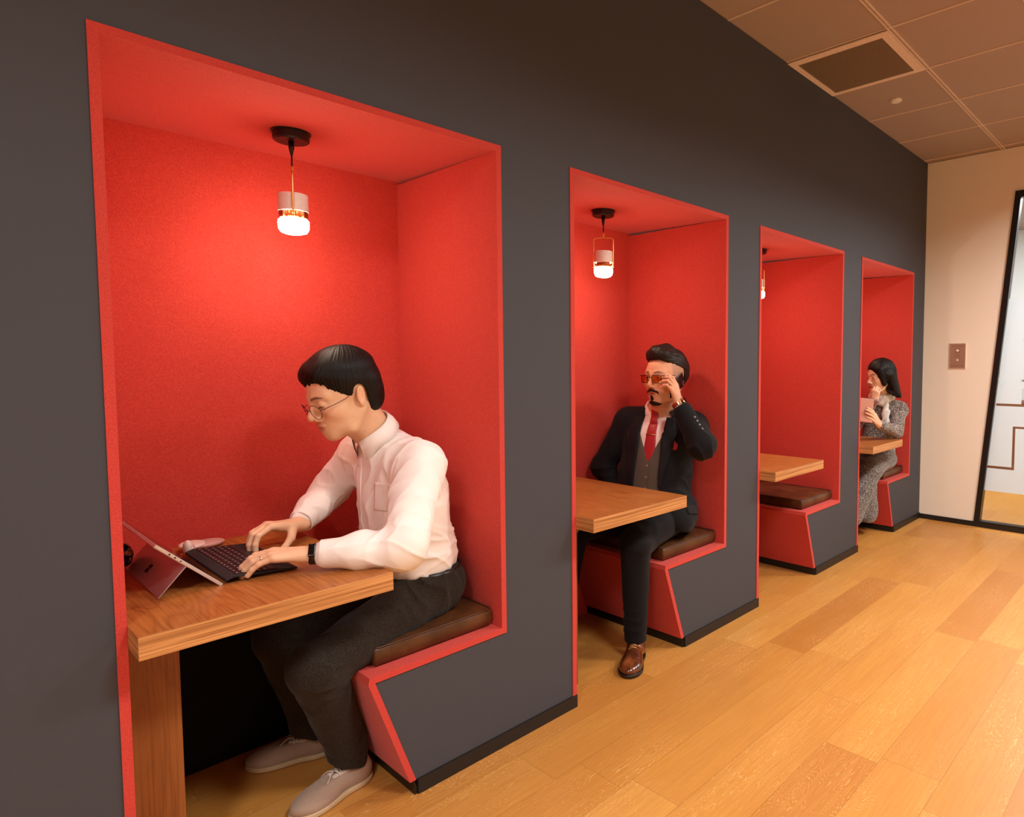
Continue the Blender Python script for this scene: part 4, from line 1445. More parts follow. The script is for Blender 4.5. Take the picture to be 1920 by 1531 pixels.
def ring_on(parent, p, d, r, mat=None):
    bm = bmesh.new()
    Mx = Matrix.Translation(Vector(p)) @ Vector(unit(d)).to_track_quat('Z', 'Y').to_matrix().to_4x4()
    lathe(bm, [(r, -0.002), (r + 0.0011, -0.0014), (r + 0.0011, 0.0014), (r, 0.002)], n=28, M=Mx, cap=False)
    obj('ring', bm, mat or M['silver'], parent, smooth=True)
ring_on(man, hl['ring_mid'], hl['ring_mid'] - hl['ring_knuckle'], 0.0090)

# ------------------------------------------------------------------ man in the dark suit, second booth
M['suit'] = cloth_mat('midnight_navy_suit', lin(7, 7, 12), lin(15, 16, 23), 900, 0.85, 0.2, sheen=0.03)
M['lapel'] = cloth_mat('navy_lapel', lin(6, 6, 10), lin(14, 14, 20), 900, 0.75, 0.15, sheen=0.03)
M['vest'] = cloth_mat('taupe_grey_waistcoat', lin(70, 62, 54), lin(94, 84, 76), 900, 0.9, 0.2, sheen=0.05)
M['pink_shirt'] = cloth_mat('pale_shirt', lin(226, 196, 190), lin(240, 214, 208), 800, 0.8, 0.1)
M['tie'] = cloth_mat('crimson_silk_tie', lin(140, 14, 24), lin(170, 24, 34), 900, 0.45, 0.1)
M['horn_button'] = plain('horn_button', lin(120, 104, 92), 0.3, bump=0)
man2 = empty('person', (2.24, 0.27, 0.477), 'man in navy suit, grey waistcoat and red tie holding a phone to his ear', 'person')
P2 = dict(chin=0.004, face_w=1.10, skull_w=1.02, eye_open=0.0036, nose=1.05, fade=True, beard=0.35, shadow=0.3)
F2 = head_frame((2.190, 0.205, 1.252), math.radians(180), 0.02, 0.0, 1.10)
az = math.radians(201)
TF = Frame((2.152, 0.257, 0.508), frame_axes((math.cos(az), math.sin(az), 0.22), (0, 0, 1)), 1.0)
T = TF.pt
LS2, RS2 = T((-0.010, 0.178, 0.512)), T((0.0, -0.178, 0.525))
LE2, LW2 = A(2.135, -0.055, 0.952), A(2.118, 0.070, 1.140)
RE2, RW2 = T((0.010, -0.290, 0.29)), A(2.105, 0.465, 0.680)
LH2, LK2, LA2 = A(2.165, 0.165, 0.575), A(1.815, 0.072, 0.542), A(1.850, 0.105, 0.105)
RH2, RK2, RA2 = A(2.180, 0.350, 0.575), A(1.80, 0.45, 0.540), A(1.705, 0.46, 0.105)
NB2 = T((0.0, 0, 0.590))
B = SDF()
head_skin(B, F2, P2)
B.u(cap(F2.pt((-0.020, 0, -0.035)), NB2, 0.062, 0.066), 0.03)
B.u(cap(F2.pt((0.020, 0, -0.080)), NB2 + (T((0.03, 0, 0)) - T((0, 0, 0))), 0.036, 0.045), 0.03)
B.u(TF(ell((0, 0, 0.36), (0.10, 0.15, 0.17))), 0.05)
B.u(TF(ell((0.01, 0, 0.14), (0.115, 0.14, 0.13))), 0.06)
B.u(cap(LS2, RS2, 0.05, 0.05), 0.05)
for a, b, c in ((LS2, LE2, LW2), (RS2, RE2, RW2)):
    B.u(cap(a, b, 0.042, 0.036), 0.02); B.u(cap(b, c, 0.036, 0.026), 0.02)
for a, b, c in ((LH2, LK2, LA2), (RH2, RK2, RA2)):
    B.u(cap(a, b, 0.075, 0.05), 0.03); B.u(cap(b, c, 0.048, 0.034), 0.03)
h2 = hand(B, LW2 + A(0.002, 0.002, 0.004), (-0.24, 0.16, 0.96), (-0.15, -1, 0.05), (0.95, 0.1, 0.2),
          {'index': cu(0.30, 0.75, 0.45), 'middle': cu(0.42, 0.85, 0.45), 'ring': cu(0.52, 0.9, 0.45), 'pinky': cu(0.60, 0.95, 0.45)},
          [(0.7, 0.5, -0.3), (0.95, 0.2, -0.2), (1, 0.1, -0.1)], 0.93, 1.2)
h3 = hand(B, RW2, (-0.85, -0.1, -0.5), (0, 0, 1), T((0, 1, 0)) - T((0, 0, 0)),
          {k: cu(0.3, 0.4, 0.3) for k in FING}, [(0.7, 0.7, -0.2), (0.9, 0.3, -0.2), (1, 0.1, -0.2)], 0.98)
me = B.mesh((1.62, -0.14, 0.04), (2.42, 0.66, 1.43), 0.0026, 'body')
head_tints(me, B, F2, P2)
body2 = obj('body', me, M['skin2'], man2)
eyes(man2, F2, (1, -0.25, -0.1))
nails(body2, h2)

Hh = SDF()
Hh.u(F2(ell((-0.020, 0, 0.052), (0.104, 0.084, 0.090))), 0.01)
Hh.u(F2(cap((0.054, -0.030, 0.108), (0.054, 0.034, 0.106), 0.026, 0.026)), 0.035)
Hh.u(F2(cap((0.0, 0, 0.122), (0.05, 0, 0.118), 0.036, 0.034)), 0.03)
Hh.u(F2(ell((-0.070, 0, 0.020), (0.044, 0.066, 0.062))), 0.03)
def hairline2(P):
    x, y, z = F2.loc(P).T
    lf = np.interp(x, [-0.10, -0.065, -0.050, -0.030, 0.0, 0.04, 0.07, 0.12], [-0.060, -0.060, 0.00, 0.046, 0.060, 0.070, 0.086, 0.094]) + 0.002 * np.sin(x * 500 + y * 300)
    return (lf - z) * 0.7 * F2.s
Hh.cut(hairline2, 0.003)
Hh.post = lambda P: strands(P, F2, (0.9, 0.0, 0.45), 60, 0.0010, 1) + 0.0022 * wob(F2.loc(P) * A(1, 2.4, 1), 50, 5, 2)
Hh.margin = 0.006
obj('hair', Hh.mesh(F2.o - 0.17, F2.o + 0.19, 0.0022, 'hair'), M['hair_brown'], man2)
# moustache and goatee
for nm, prims in (('moustache', [cap((0.1035, s * 0.004, -0.0445), (0.0925, s * 0.026, -0.0530), 0.0052, 0.0045) for s in (1, -1)] + [cap((0.0925, s * 0.026, -0.0530), (0.0865, s * 0.0315, -0.0640), 0.0042, 0.0016) for s in (1, -1)]),
                  ):
    S = SDF()
    for f in prims: S.u(F2(f), 0.004)
    S.post = lambda P: 0.0006 * wob(P * A(1, 1, 0.3), 900, 4, 1)
    c = F2.pt((0.08, 0, -0.08))
    obj(nm, S.mesh(c - 0.07, c + 0.07, 0.0016, nm), M['hair_brown'], man2)
S = SDF()
head_skin(S, F2, P2)
S.post = lambda P: -0.0020 + 0.0005 * wob(P * A(1, 1, 0.4), 700, 4, 1)
S.margin = 0.004
def goatee(P):
    x, y, z = F2.loc(P).T
    a = np.sqrt((y / 0.027) ** 2 + ((z + 0.110) / 0.021) ** 2 + ((x - 0.072) / 0.034) ** 2) - 1
    b = np.sqrt((y / 0.007) ** 2 + ((z + 0.080) / 0.012) ** 2 + ((x - 0.085) / 0.02) ** 2) - 1
    return np.minimum(a * 0.02, b * 0.006) + 0.001 * wob(P, 500, 3, 2)
S.cut(goatee, 0.002)
c = F2.pt((0.07, 0, -0.09))
obj('beard', S.mesh(c - 0.06, c + 0.06, 0.0016, 'beard'), M['hair_brown'], man2)
M['black_frame'] = plain('black_acetate', lin(12, 12, 13), 0.25, bump=0)
spectacles(man2, F2, 'square', M['black_frame'], M['lens_amber'], drop=0.000, fwd_=0.110, wire=0.0017)

# shirt front, tie, waistcoat
def torso(g):
    S = SDF()
    S.u(TF(ell((0.018, 0, 0.12), (0.138 + g, 0.168 + g, 0.15))), 0.05)
    S.u(TF(ell((0.012, 0, 0.27), (0.134 + g, 0.172 + g, 0.16))), 0.06)
    S.u(TF(ell((0.000, 0, 0.42), (0.122 + g, 0.172 + g, 0.14))), 0.06)
    S.u(cap(LS2 * 0.9 + RS2 * 0.1, RS2 * 0.9 + LS2 * 0.1, 0.058 + g, 0.058 + g), 0.05)
    return S
ShS = torso(0.0)
ShS.u(cap(NB2 - A(0, 0, 0.03), LS2 * 0.6 + RS2 * 0.4, 0.066, 0.055), 0.03)
ShS.u(cap(NB2 - A(0, 0, 0.02), RS2 * 0.6 + LS2 * 0.4, 0.060, 0.055), 0.03)
ShS.sub(cap(F2.pt((0.01, 0, -0.05)), NB2 + A(-0.012, -0.006, -0.006), 0.062, 0.066), 0.006)
ShS.cut(TF(half((0, 0, 0.30), (0, 0, -1))), 0.004)
me = ShS.mesh(T((0, 0, 0.42)) - A(0.25, 0.25, 0.2), T((0, 0, 0.42)) + A(0.25, 0.25, 0.24), 0.004, 'shirt')
sh2 = obj('shirt', me, M['pink_shirt'], man2)
fw2 = T((1, 0, 0)) - T((0, 0, 0)); lf2 = T((0, 1, 0)) - T((0, 0, 0)); up2 = T((0, 0, 1)) - T((0, 0, 0))
collar(sh2, NB2 + fw2 * -0.004 - up2 * 0.004, (F2.pt((0, 0, -0.06)) - NB2) * 0.4 + A(0, 0, 0.05), fw2 - up2 * 0.3, 0.072, M['pink_shirt'], hgt=0.038, drop=0.046, gap=0.26, point=0.074, r2=0.078)
tz = np.linspace(0.520, 0.315, 40)
rows = [T((0.30, 0.0, z)) for z in tz]
wd = np.interp(tz, [0.285, 0.50, 0.535], [0.066, 0.044, 0.036])
tie = obj('tie', strip_on(ShS, rows, -fw2, wd, 0.0045, lf2, 7), M['tie'], man2, smooth=True)
S = SDF(); kq = NB2 + fw2 * 0.083 - up2 * 0.010
S.u(cap(kq + up2 * 0.016 - fw2 * 0.004, kq - up2 * 0.012 + fw2 * 0.004, 0.021, 0.014, (fw2, 0.6)), 0.01); S.u(cap(kq - up2 * 0.012 + fw2 * 0.002, kq - up2 * 0.055 + fw2 * 0.014, 0.016, 0.019, (fw2, 0.35)), 0.01)
obj('tie_knot', S.mesh(kq - 0.09, kq + 0.06, 0.002, 'tie_knot'), M['tie'], tie)
M['gold'] = plain('pale_gold', lin(228, 196, 140), 0.2, metal=1, bump=0)
q1, q2 = [ShS.trace(T((0.3, yy, 0.455)), -fw2) + fw2 * 0.006 for yy in (-0.026, 0.024)]
bm = bmesh.new(); tube(bm, [q1, (q1 + q2) / 2 + fw2 * 0.002, q2], 0.0022, 6); obj('tie_bar', bm, M['gold'], tie, smooth=True)
q = ShS.trace(T((0.3, 0.002, 0.495)), -fw2) + fw2 * 0.006
bm = bmesh.new(); bmesh.ops.create_uvsphere(bm, u_segments=12, v_segments=8, radius=0.0042, matrix=Matrix.Translation(Vector(q))); obj('tie_pin', bm, M['silver'], tie, smooth=True)
VS = torso(0.007)
def vneck(P):
    x, y, z = TF.loc(P).T
    return -(np.abs(y) - np.clip((z - 0.318) * 0.42, -0.02, 1)) * 0.9           # >0 inside the V
VS.cut(lambda P: np.where(TF.loc(P)[:, 0] > 0, vneck(P), -1), 0.003)
VS.cut(TF(half((0, 0, 0.52), (0, 0, 1))), 0.004)
VS.post = lambda P: 0.0016 * wob(P, 40, 5, 2); VS.margin = 0.004
vest = obj('waistcoat', VS.mesh(T((0, 0, 0.27)) - A(0.25, 0.25, 0.33), T((0, 0, 0.27)) + A(0.25, 0.25, 0.30), 0.004, 'waistcoat'), M['vest'], man2)
for z in (0.300, 0.245, 0.190, 0.135):
    button_at(VS, T((0.35, 0.0, z)), -fw2, 0.0062, M['horn_button'], vest)
rows = [T((0.35, 0.012, z)) for z in np.linspace(0.315, 0.06, 40)]
obj('placket', strip_on(VS, rows, -fw2, 0.004, 0.0016, lf2, 3), M['vest'], vest, smooth=True)

# jacket, worn open
JS = torso(0.020)
JS.u(cap(NB2 - up2 * 0.045 - fw2 * 0.01, LS2 + A(0, 0, 0.012), 0.066, 0.062), 0.04)
JS.u(cap(NB2 - up2 * 0.045 - fw2 * 0.01, RS2 + A(0, 0, 0.012), 0.066, 0.060), 0.04)
JS.u(cap(LS2 + A(0, 0, -0.004), LE2, 0.072, 0.064), 0.035)
JS.u(cap(LE2, LE2 + (LW2 - LE2) * 0.80, 0.063, 0.046), 0.025)
JS.u(cap(RS2 + A(0, 0, -0.004), RE2, 0.070, 0.060), 0.035)
JS.u(cap(RE2, RE2 + (RW2 - RE2) * 0.85, 0.060, 0.045), 0.025)
JS.u(TF(ell((-0.01, 0.055, 0.075), (0.156, 0.165, 0.14))), 0.05)
JS.u(cap(T((0.02, 0.125, 0.10)), T((0.085, 0.150, 0.045)), 0.085, 0.075), 0.05)
JS.sub(cap(F2.pt((0.0, 0, -0.06)), NB2 + A(-0.01, -0.005, -0.03), 0.074, 0.080), 0.006)
def opening(P):
    x, y, z = TF.loc(P).T
    w = np.interp(z, [-0.05, 0.05, 0.20, 0.30, 0.50, 0.60], [0.075, 0.075, 0.068, 0.066, 0.062, 0.055])
    c = 0.0
    return np.where(x > 0.0, (w - np.abs(y - c)), -1.0)
JS.cut(opening, 0.006)
JS.cut(TF(half((0, 0, -0.008), (0.10, 0, -1))), 0.006)
def jack_wr(P):
    d = folds(P, LE2, (1, 0, 0.3), 0.09, 120, 0.007, 1) + folds(P, LS2 + A(-0.03, -0.02, -0.06), (1, 0.3, 0.6), 0.09, 100, 0.006, 2)
    d += folds(P, RE2, (0.2, 0, 1), 0.08, 110, 0.006, 3) + folds(P, T((0.02, 0.15, 0.18)), (0.1, 0, 1), 0.10, 90, 0.006, 4)
    return d + 0.0028 * wob(P, 34, 5, 6)
JS.post = jack_wr; JS.margin = 0.012
me = JS.mesh((1.84, -0.16, 0.44), (2.47, 0.70, 1.16), 0.004, 'suit_jacket')
jk = obj('suit_jacket', me, M['suit'], man2)
JL = torso(0.020); JL.post = None
JL.u(cap(NB2 - up2 * 0.045 - fw2 * 0.01, LS2 + A(0, 0, 0.012), 0.066, 0.062), 0.04)
JL.u(cap(NB2 - up2 * 0.045 - fw2 * 0.01, RS2 + A(0, 0, 0.012), 0.066, 0.060), 0.04)
collar(jk, NB2 - up2 * 0.012 - fw2 * 0.006, up2, fw2 - up2 * 0.3, 0.084, M['lapel'], hgt=0.030, drop=0.050, gap=0.80, point=0.062, r2=0.092)
for s in (1, -1):
    zz = np.linspace(0.545, 0.20, 40)
    cy_ = np.interp(zz, [0.20, 0.40, 0.47, 0.48, 0.545], [0.070, 0.088, 0.096, 0.090, 0.082])
    wd = np.interp(zz, [0.20, 0.38, 0.462, 0.474, 0.478, 0.545], [0.010, 0.050, 0.074, 0.046, 0.056, 0.040])
    rows = [T((0.35, s * (y_ ), z)) for y_, z in zip(cy_, zz)]
    obj('lapel', strip_on(JL, rows, -fw2, wd, 0.0055, lf2, 7), M['lapel'], jk, smooth=True)
obj('pocket_square', (lambda q_: (lambda S: (S.u(cap(q_, q_ + up2 * 0.030 + lf2 * 0.004, 0.011, 0.004, (fw2, 0.35)), 0.002), S.u(cap(q_ + lf2 * 0.008, q_ + up2 * 0.022 + lf2 * 0.016, 0.010, 0.003, (fw2, 0.35)), 0.002), S)[2])(SDF()).mesh(q_ - 0.06, q_ + 0.06, 0.002, 'pocket_square'))(JL.trace(T((0.35, 0.120, 0.395)), -fw2) + fw2 * 0.004), M['tie'], jk)
rows = [T((0.15, 0.45, 0)) * 0 + (T((0.055, 0.5, z))) for z in np.linspace(0.125, 0.085, 8)]
obj('pocket_flap', strip_on(JS, rows, -lf2, 0.115, 0.004, fw2, 10), M['lapel'], jk, smooth=True)
axl = unit(LW2 - LE2)
for i in range(4):
    p = LE2 + (LW2 - LE2) * (0.42 + 0.09 * i)
    button_at(JS, p + A(-0.02, -0.15, 0.0), A(0.12, 1, 0.0), 0.0055, M['horn_button'], jk)
obj('shirt_cuff', cuff(LE2, LW2, 0.0375, 0.0345, 0.74, 0.93), M['pink_shirt'], sh2, smooth=True)
# trousers
T2 = SDF()
T2.u(ell((2.175, 0.260, 0.590), (0.140, 0.175, 0.095)), 0.03)
T2.u(cap(LH2, LK2, 0.094, 0.070), 0.05)
T2.u(cap(RH2, RK2, 0.094, 0.070), 0.05)
T2.u(cap(LK2 + A(0, 0, -0.01), LA2 + A(0, 0, -0.03), 0.068, 0.050), 0.03)
T2.u(cap(RK2 + A(0, 0, -0.01), RA2 + A(0, 0, -0.03), 0.068, 0.050), 0.03)
T2.cut(half((2.2, 0.3, 0.66), (0, 0, 1)), 0.004)
T2.cut(half((1.85, 0.1, 0.078), (0, 0, -1)), 0.003)
T2.post = lambda P: folds(P, LK2 + A(0.05, 0, -0.03), (0.3, 0, 1), 0.08, 130, 0.008, 2) + folds(P, LA2 + A(0, 0, 0.06), (0, 0.2, 1), 0.08, 110, 0.007, 4) + 0.003 * wob(P, 30, 5, 4)
T2.margin = 0.012
obj('trousers', T2.mesh((1.66, -0.08, 0.03), (2.45, 0.60, 0.72), 0.004, 'trousers'), M['suit'], man2)
# brogues
def mat_brogue():
    t = NT('burnished_brown_leather')
    v = t.coord()
    n = t.noise(v, 14, 4, 0.6)
    t.color(t.ramp(n, [(0.3, lin(36, 16, 8)), (0.5, lin(92, 44, 20)), (0.7, lin(150, 84, 44))]))
    t.set(0.22, spec=0.6, coat=0.4)
    return t.m
M['brogue'] = mat_brogue()
M['brogue_sole'] = plain('dark_leather_sole', lin(26, 18, 14), 0.4)
M['brown_lace'] = plain('tan_waxed_lace', lin(196, 140, 90), 0.5, bump=0)
shoe(man2, (1.892, 0.125), (1.672, -0.005), 0.100, ('brogue', 'brogue_sole', 'brogue', 'brown_lace'), 'oxford', 0.085)
shoe(man2, (1.765, 0.465), (1.518, 0.455), 0.098, ('brogue', 'brogue_sole', 'brogue', 'brown_lace'), 'oxford', 0.085)
# watch and ring
wc = LW2 - axl * 0.004
Mx = Matrix.Translation(Vector(wc)) @ Vector(axl).to_track_quat('Z', 'Y').to_matrix().to_4x4()
bm = bmesh.new()
M['watch_steel'] = plain('rose_steel', lin(206, 160, 128), 0.22, metal=1, bump=0)
for k in range(18):
    a = 2 * PI * k / 18
    box(bm, -0.0036, 0.0036, 0.0295, 0.0325, -0.0085, 0.0085, M=Mx @ Matrix.Rotation(a, 4, 'Z'))
wt = obj('wristwatch', bm, M['watch_steel'], man2)
wn_ = unit(A(0.25, -1, 0.1) - axl * (A(0.25, -1, 0.1) @ axl))
Mw = Matrix.Translation(Vector(wc + wn_ * 0.033)) @ Vector(wn_).to_track_quat('Z', 'Y').to_matrix().to_4x4()
bm = bmesh.new(); lathe(bm, [(0.018, -0.003), (0.019, 0.0), (0.0185, 0.004), (0.016, 0.005)], n=28, M=Mw); obj('watch_case', bm, M['watch_steel'], wt, smooth=False)
bm = bmesh.new(); lathe(bm, [(0.0155, 0.005), (0.015, 0.0056)], n=28, M=Mw); obj('watch_dial', bm, M['gloss_black'], wt)
ring_on(man2, h2['ring_mid'], h2['ring_mid'] - h2['ring_knuckle'], 0.0092, M['gold'])
# the phone at his ear
M['phone_black'] = plain('black_phone_glass', lin(12, 12, 14), 0.12, bump=0)
M['phone_rim'] = plain('silver_phone_rim', lin(210, 208, 206), 0.2, metal=1, bump=0)
pa = unit(A(-0.93, -0.10, -0.42)); pn = unit(A(0.16, -1, -0.05) - pa * (A(0.16, -1, -0.05) @ pa)); pc = np.cross(pn, pa)
p0 = F2.pt((0.040, 0.0890, -0.024))
RP = np.stack([pa, pc, pn], 1)
ph = empty('smartphone', tuple(p0), 'black smartphone held to the ear of the man in the suit', 'phone')
S = SDF(); S.u(rbox(p0, (0.072, 0.036, 0.0042), 0.004, RP), 0.001); obj('body', S.mesh(p0 - 0.11, p0 + 0.11, 0.0018, 'body'), M['phone_rim'], ph)
S = SDF(); S.u(rbox(p0 + pn * 0.0026, (0.0712, 0.0352, 0.0024), 0.002, RP), 0.001); obj('back_glass', S.mesh(p0 - 0.11, p0 + 0.11, 0.0018, 'back_glass'), M['phone_black'], ph)
cb_ = p0 - pa * 0.055 + pc * 0.018 + pn * 0.006
S = SDF(); S.u(rbox(cb_, (0.011, 0.011, 0.0014), 0.001, RP), 0.001); cmo = obj('camera_bump', S.mesh(cb_ - 0.03, cb_ + 0.03, 0.0012, 'camera_bump'), M['gloss_black'], ph)
for dx, dy in ((-0.005, 0.005), (0.005, 0.005), (0.0, -0.005)):
    bm = bmesh.new(); lathe(bm, [(0.0032, 0), (0.0032, 0.0012), (0.0022, 0.0014)], n=16, M=Matrix.Translation(Vector(cb_ + pa * dx + pc * dy + pn * 0.001)) @ Vector(pn).to_track_quat('Z', 'Y').to_matrix().to_4x4())
    obj('camera_lens', bm, M['phone_rim'], cmo)

# ------------------------------------------------------------------ woman in grey tweed, fourth booth
def mat_tweed(name, a_, b_, sc_=230):
    t = NT(name)
    v = t.coord()
    n = t.noise(v, sc_, 3, 0.7)
    t.color(t.ramp(n, [(0.38, a_), (0.5, lin(92, 84, 78)), (0.6, b_)]))
    t.set(0.95, spec=0.2, sheen=0.3)
    t.bump(n, 0.6, 0.003)
    return t.m
M['tweed'] = mat_tweed('grey_boucle_knit', lin(38, 32, 30), lin(206, 196, 188), 150)
M['tweed_dark'] = mat_tweed('grey_boucle_skirt', lin(34, 34, 36), lin(172, 168, 164), 170)
M['scarf'] = plain('cream_patterned_scarf', lin(236, 228, 218), 0.85, nscale=40, var=0.35)
M['lace_scarf'] = mat_tweed('rose_lace_scarf', lin(150, 70, 66), lin(232, 196, 186), 110)
wom = empty('person', (4.80, 0.15, 0.477), 'woman with long black hair in grey tweed and cream scarf, elbow on the table', 'person')
P3 = dict(face_w=0.92, skull_w=0.97, eye_open=0.0020, eye_drop=0.002, nose=0.92)
F3 = head_frame((4.738, 0.104, 1.215), math.radians(148), 0.14, 0.0, 1.04)
LS3, LE3, LW3 = A(4.870, 0.000, 0.958), A(4.685, -0.045, 0.802), A(4.405, -0.012, 0.880)
RS3, RE3, RW3 = A(4.830, 0.280, 0.972), A(4.590, 0.260, 0.806), A(4.545, 0.075, 1.035)
NB3 = A(4.845, 0.135, 1.045)
LH3, LK3, LA3 = A(4.790, 0.085, 0.570), A(4.510, 0.080, 0.520), A(4.270, 0.13, 0.13)
RH3, RK3, RA3 = A(4.790, 0.255, 0.570), A(4.510, 0.245, 0.520), A(4.270, 0.23, 0.13)
B = SDF()
head_skin(B, F3, P3)
B.u(cap(F3.pt((-0.020, 0, -0.035)), NB3, 0.046, 0.048), 0.03)
B.u(ell((4.885, 0.14, 0.88), (0.085, 0.125, 0.15)), 0.05)
B.u(ell((4.82, 0.16, 0.65), (0.09, 0.12, 0.13)), 0.05)
B.u(cap(LS3, RS3, 0.04, 0.04), 0.04)
for a, b, c in ((LS3, LE3, LW3), (RS3, RE3, RW3)):
    B.u(cap(a, b, 0.034, 0.030), 0.02); B.u(cap(b, c, 0.030, 0.021), 0.02)
for a, b, c in ((LH3, LK3, LA3), (RH3, RK3, RA3)):
    B.u(cap(a, b, 0.07, 0.045), 0.03); B.u(cap(b, c, 0.042, 0.028), 0.03)
h4 = hand(B, LW3, (-0.80, 0.05, 0.60), (0.1, -1, 0.1), (0.6, 0.0, 0.8),
          {'index': cu(0.15, 0.35, 0.25), 'middle': cu(0.18, 0.35, 0.25), 'ring': cu(0.2, 0.4, 0.25), 'pinky': cu(0.25, 0.4, 0.25)},
          [(0.5, 0.8, -0.4), (0.8, 0.4, -0.3), (0.9, 0.2, -0.2)], 0.98, 0.55)
h5 = hand(B, RW3, (0.10, -0.10, 0.98), (-1, 0, 0.1), (0, 1, 0),
          {k: cu(0.7, 0.9, 0.5) for k in FING}, [(0.6, 0.6, -0.4), (0.9, 0.2, -0.3), (1, 0, -0.3)], 0.88)
me = B.mesh((4.16, -0.16, 0.06), (5.06, 0.38, 1.36), 0.0036, 'body')
head_tints(me, B, F3, P3)
obj('body', me, M['skin'], wom)
eyes(wom, F3, (1, 0.0, -0.55))
Hh = SDF()
Hh.u(F3(ell((-0.014, 0, 0.054), (0.106, 0.088, 0.090))), 0.01)
Hh.u(F3(cap((-0.045, 0.030, 0.02), (-0.075, 0.055, -0.155), 0.060, 0.040)), 0.03)
Hh.u(F3(cap((-0.045, -0.030, 0.02), (-0.060, -0.035, -0.150), 0.060, 0.040)), 0.03)
Hh.u(F3(cap((0.045, 0.058, 0.060), (0.030, 0.074, -0.045), 0.026, 0.018)), 0.03)
Hh.u(F3(cap((-0.02, 0.082, 0.01), (-0.045, 0.085, -0.12), 0.026, 0.022)), 0.03)
def hairline3(P):
    x, y, z = F3.loc(P).T
    lf = np.interp(x, [-0.2, 0.018, 0.030, 0.045, 0.060, 0.075, 0.12], [-0.25, -0.055, -0.045, -0.020, 0.020, 0.070, 0.078])
    lf = np.where(y > 0, np.interp(x, [-0.2, 0.02, 0.045, 0.060, 0.074, 0.086, 0.12], [-0.25, -0.075, -0.055, -0.020, 0.030, 0.075, 0.085]), lf)
    return (lf - z) * 0.5 * F3.s
Hh.cut(hairline3, 0.004)
Hh.post = lambda P: strands(P, F3, (0.1, 0.0, 1.0), 50, 0.0014, 1) + 0.002 * wob(F3.loc(P), 45, 5, 2)
Hh.margin = 0.006
obj('hair', Hh.mesh(F3.o - 0.23, F3.o + 0.20, 0.0034, 'hair'), M['hair'], wom)
S = SDF()
S.u(ell((4.820, 0.158, 0.65), (0.112, 0.145, 0.15)), 0.05)
S.u(ell((4.865, 0.145, 0.82), (0.108, 0.145, 0.15)), 0.05)
S.u(ell((4.885, 0.140, 0.93), (0.102, 0.155, 0.11)), 0.05)
S.u(cap(LS3, RS3, 0.056, 0.056), 0.05)
S.u(cap(NB3 - A(0, 0, 0.02), LS3, 0.056, 0.050), 0.03)
S.u(cap(NB3 - A(0, 0, 0.02), RS3, 0.056, 0.050), 0.03)
S.u(cap(LS3, LE3, 0.058, 0.048), 0.03)
S.u(cap(LE3, LE3 + (LW3 - LE3) * 0.86, 0.048, 0.036), 0.02)
S.u(cap(RS3, RE3, 0.058, 0.048), 0.03)
S.u(cap(RE3, RE3 + (RW3 - RE3) * 0.88, 0.048, 0.034), 0.02)
S.cut(half((0, 0, 0.56), (0, 0, -1)), 0.006)
S.post = lambda P: folds(P, LE3 + A(0.02, 0.0, 0.05), (1, 0, 0.8), 0.08, 100, 0.006, 1) + 0.004 * wob(P, 40, 5, 2) + 0.0014 * wob(P, 320, 4, 3)
S.margin = 0.012
obj('tweed_top', S.mesh((4.40, -0.15, 0.54), (5.08, 0.38, 1.12), 0.004, 'tweed_top'), M['tweed'], wom)
S = SDF()
S.u(ell((4.790, 0.165, 0.585), (0.128, 0.160, 0.12)), 0.03)
S.u(cap(LH3, LK3, 0.090, 0.075), 0.05)
S.u(cap(RH3, RK3, 0.095, 0.078), 0.05)
S.u(cap(LK3 - A(0, 0, 0.01), LA3 + A(0.0, 0, 0.06), 0.080, 0.075), 0.04)
S.u(cap(RK3 - A(0, 0, 0.01), RA3 + A(0.0, 0, 0.06), 0.080, 0.075), 0.04)
S.u(cap((4.53, 0.15, 0.50), (4.560, 0.155, 0.19), 0.09, 0.11), 0.04)
S.cut(half((4.62, 0.1, 0.115), (0, 0, -1)), 0.004)
S.cut(half((4.62, 0.1, 0.64), (0, 0, 1)), 0.004)
S.post = lambda P: -0.006 * np.abs(np.sin(P[:, 1] * 60 + P[:, 0] * 25)) * sstep(0.52 - P[:, 2], 0, 0.15) + 0.004 * wob(P, 28, 5, 3)
S.margin = 0.014
obj('long_skirt', S.mesh((4.16, -0.08, 0.09), (4.98, 0.42, 0.66), 0.0045, 'long_skirt'), M['tweed_dark'], wom)
S = SDF()
sc_c = NB3 + A(-0.012, 0, 0.012)
for k in range(16):
    a0, a1 = 2 * PI * k / 16, 2 * PI * (k + 1) / 16
    pt = lambda a, o: sc_c + A(0.070 * math.cos(a), 0.072 * math.sin(a), 0.012 + 0.028 * math.cos(a + 0.2) + o)
    S.u(cap(pt(a0, 0), pt(a1, 0), 0.022, 0.022), 0.010)
    S.u(cap(pt(a0, -0.030) + A(0.01 * math.cos(a0), 0.01 * math.sin(a0), 0), pt(a1, -0.030) + A(0.01 * math.cos(a1), 0.01 * math.sin(a1), 0), 0.020, 0.020), 0.006)
S.u(cap((4.775, 0.075, 1.005), (4.735, 0.055, 0.86), 0.026, 0.032, ((1, 0, 0), 0.6)), 0.01)
S.post = lambda P: 0.004 * np.sin(P[:, 1] * 130 + 60 * P[:, 2]) * np.cos(P[:, 0] * 70) + 0.002 * wob(P, 60, 4, 2)
S.margin = 0.006
obj('scarf', S.mesh((4.66, -0.03, 0.78), (5.02, 0.28, 1.16), 0.0035, 'scarf'), M['scarf'], wom)
S = SDF()
S.u(ell(tuple(RW3 + A(0.0, 0.0, 0.0)), (0.036, 0.036, 0.030)), 0.01)
S.post = lambda P: 0.004 * wob(P, 120, 5, 3); S.margin = 0.006
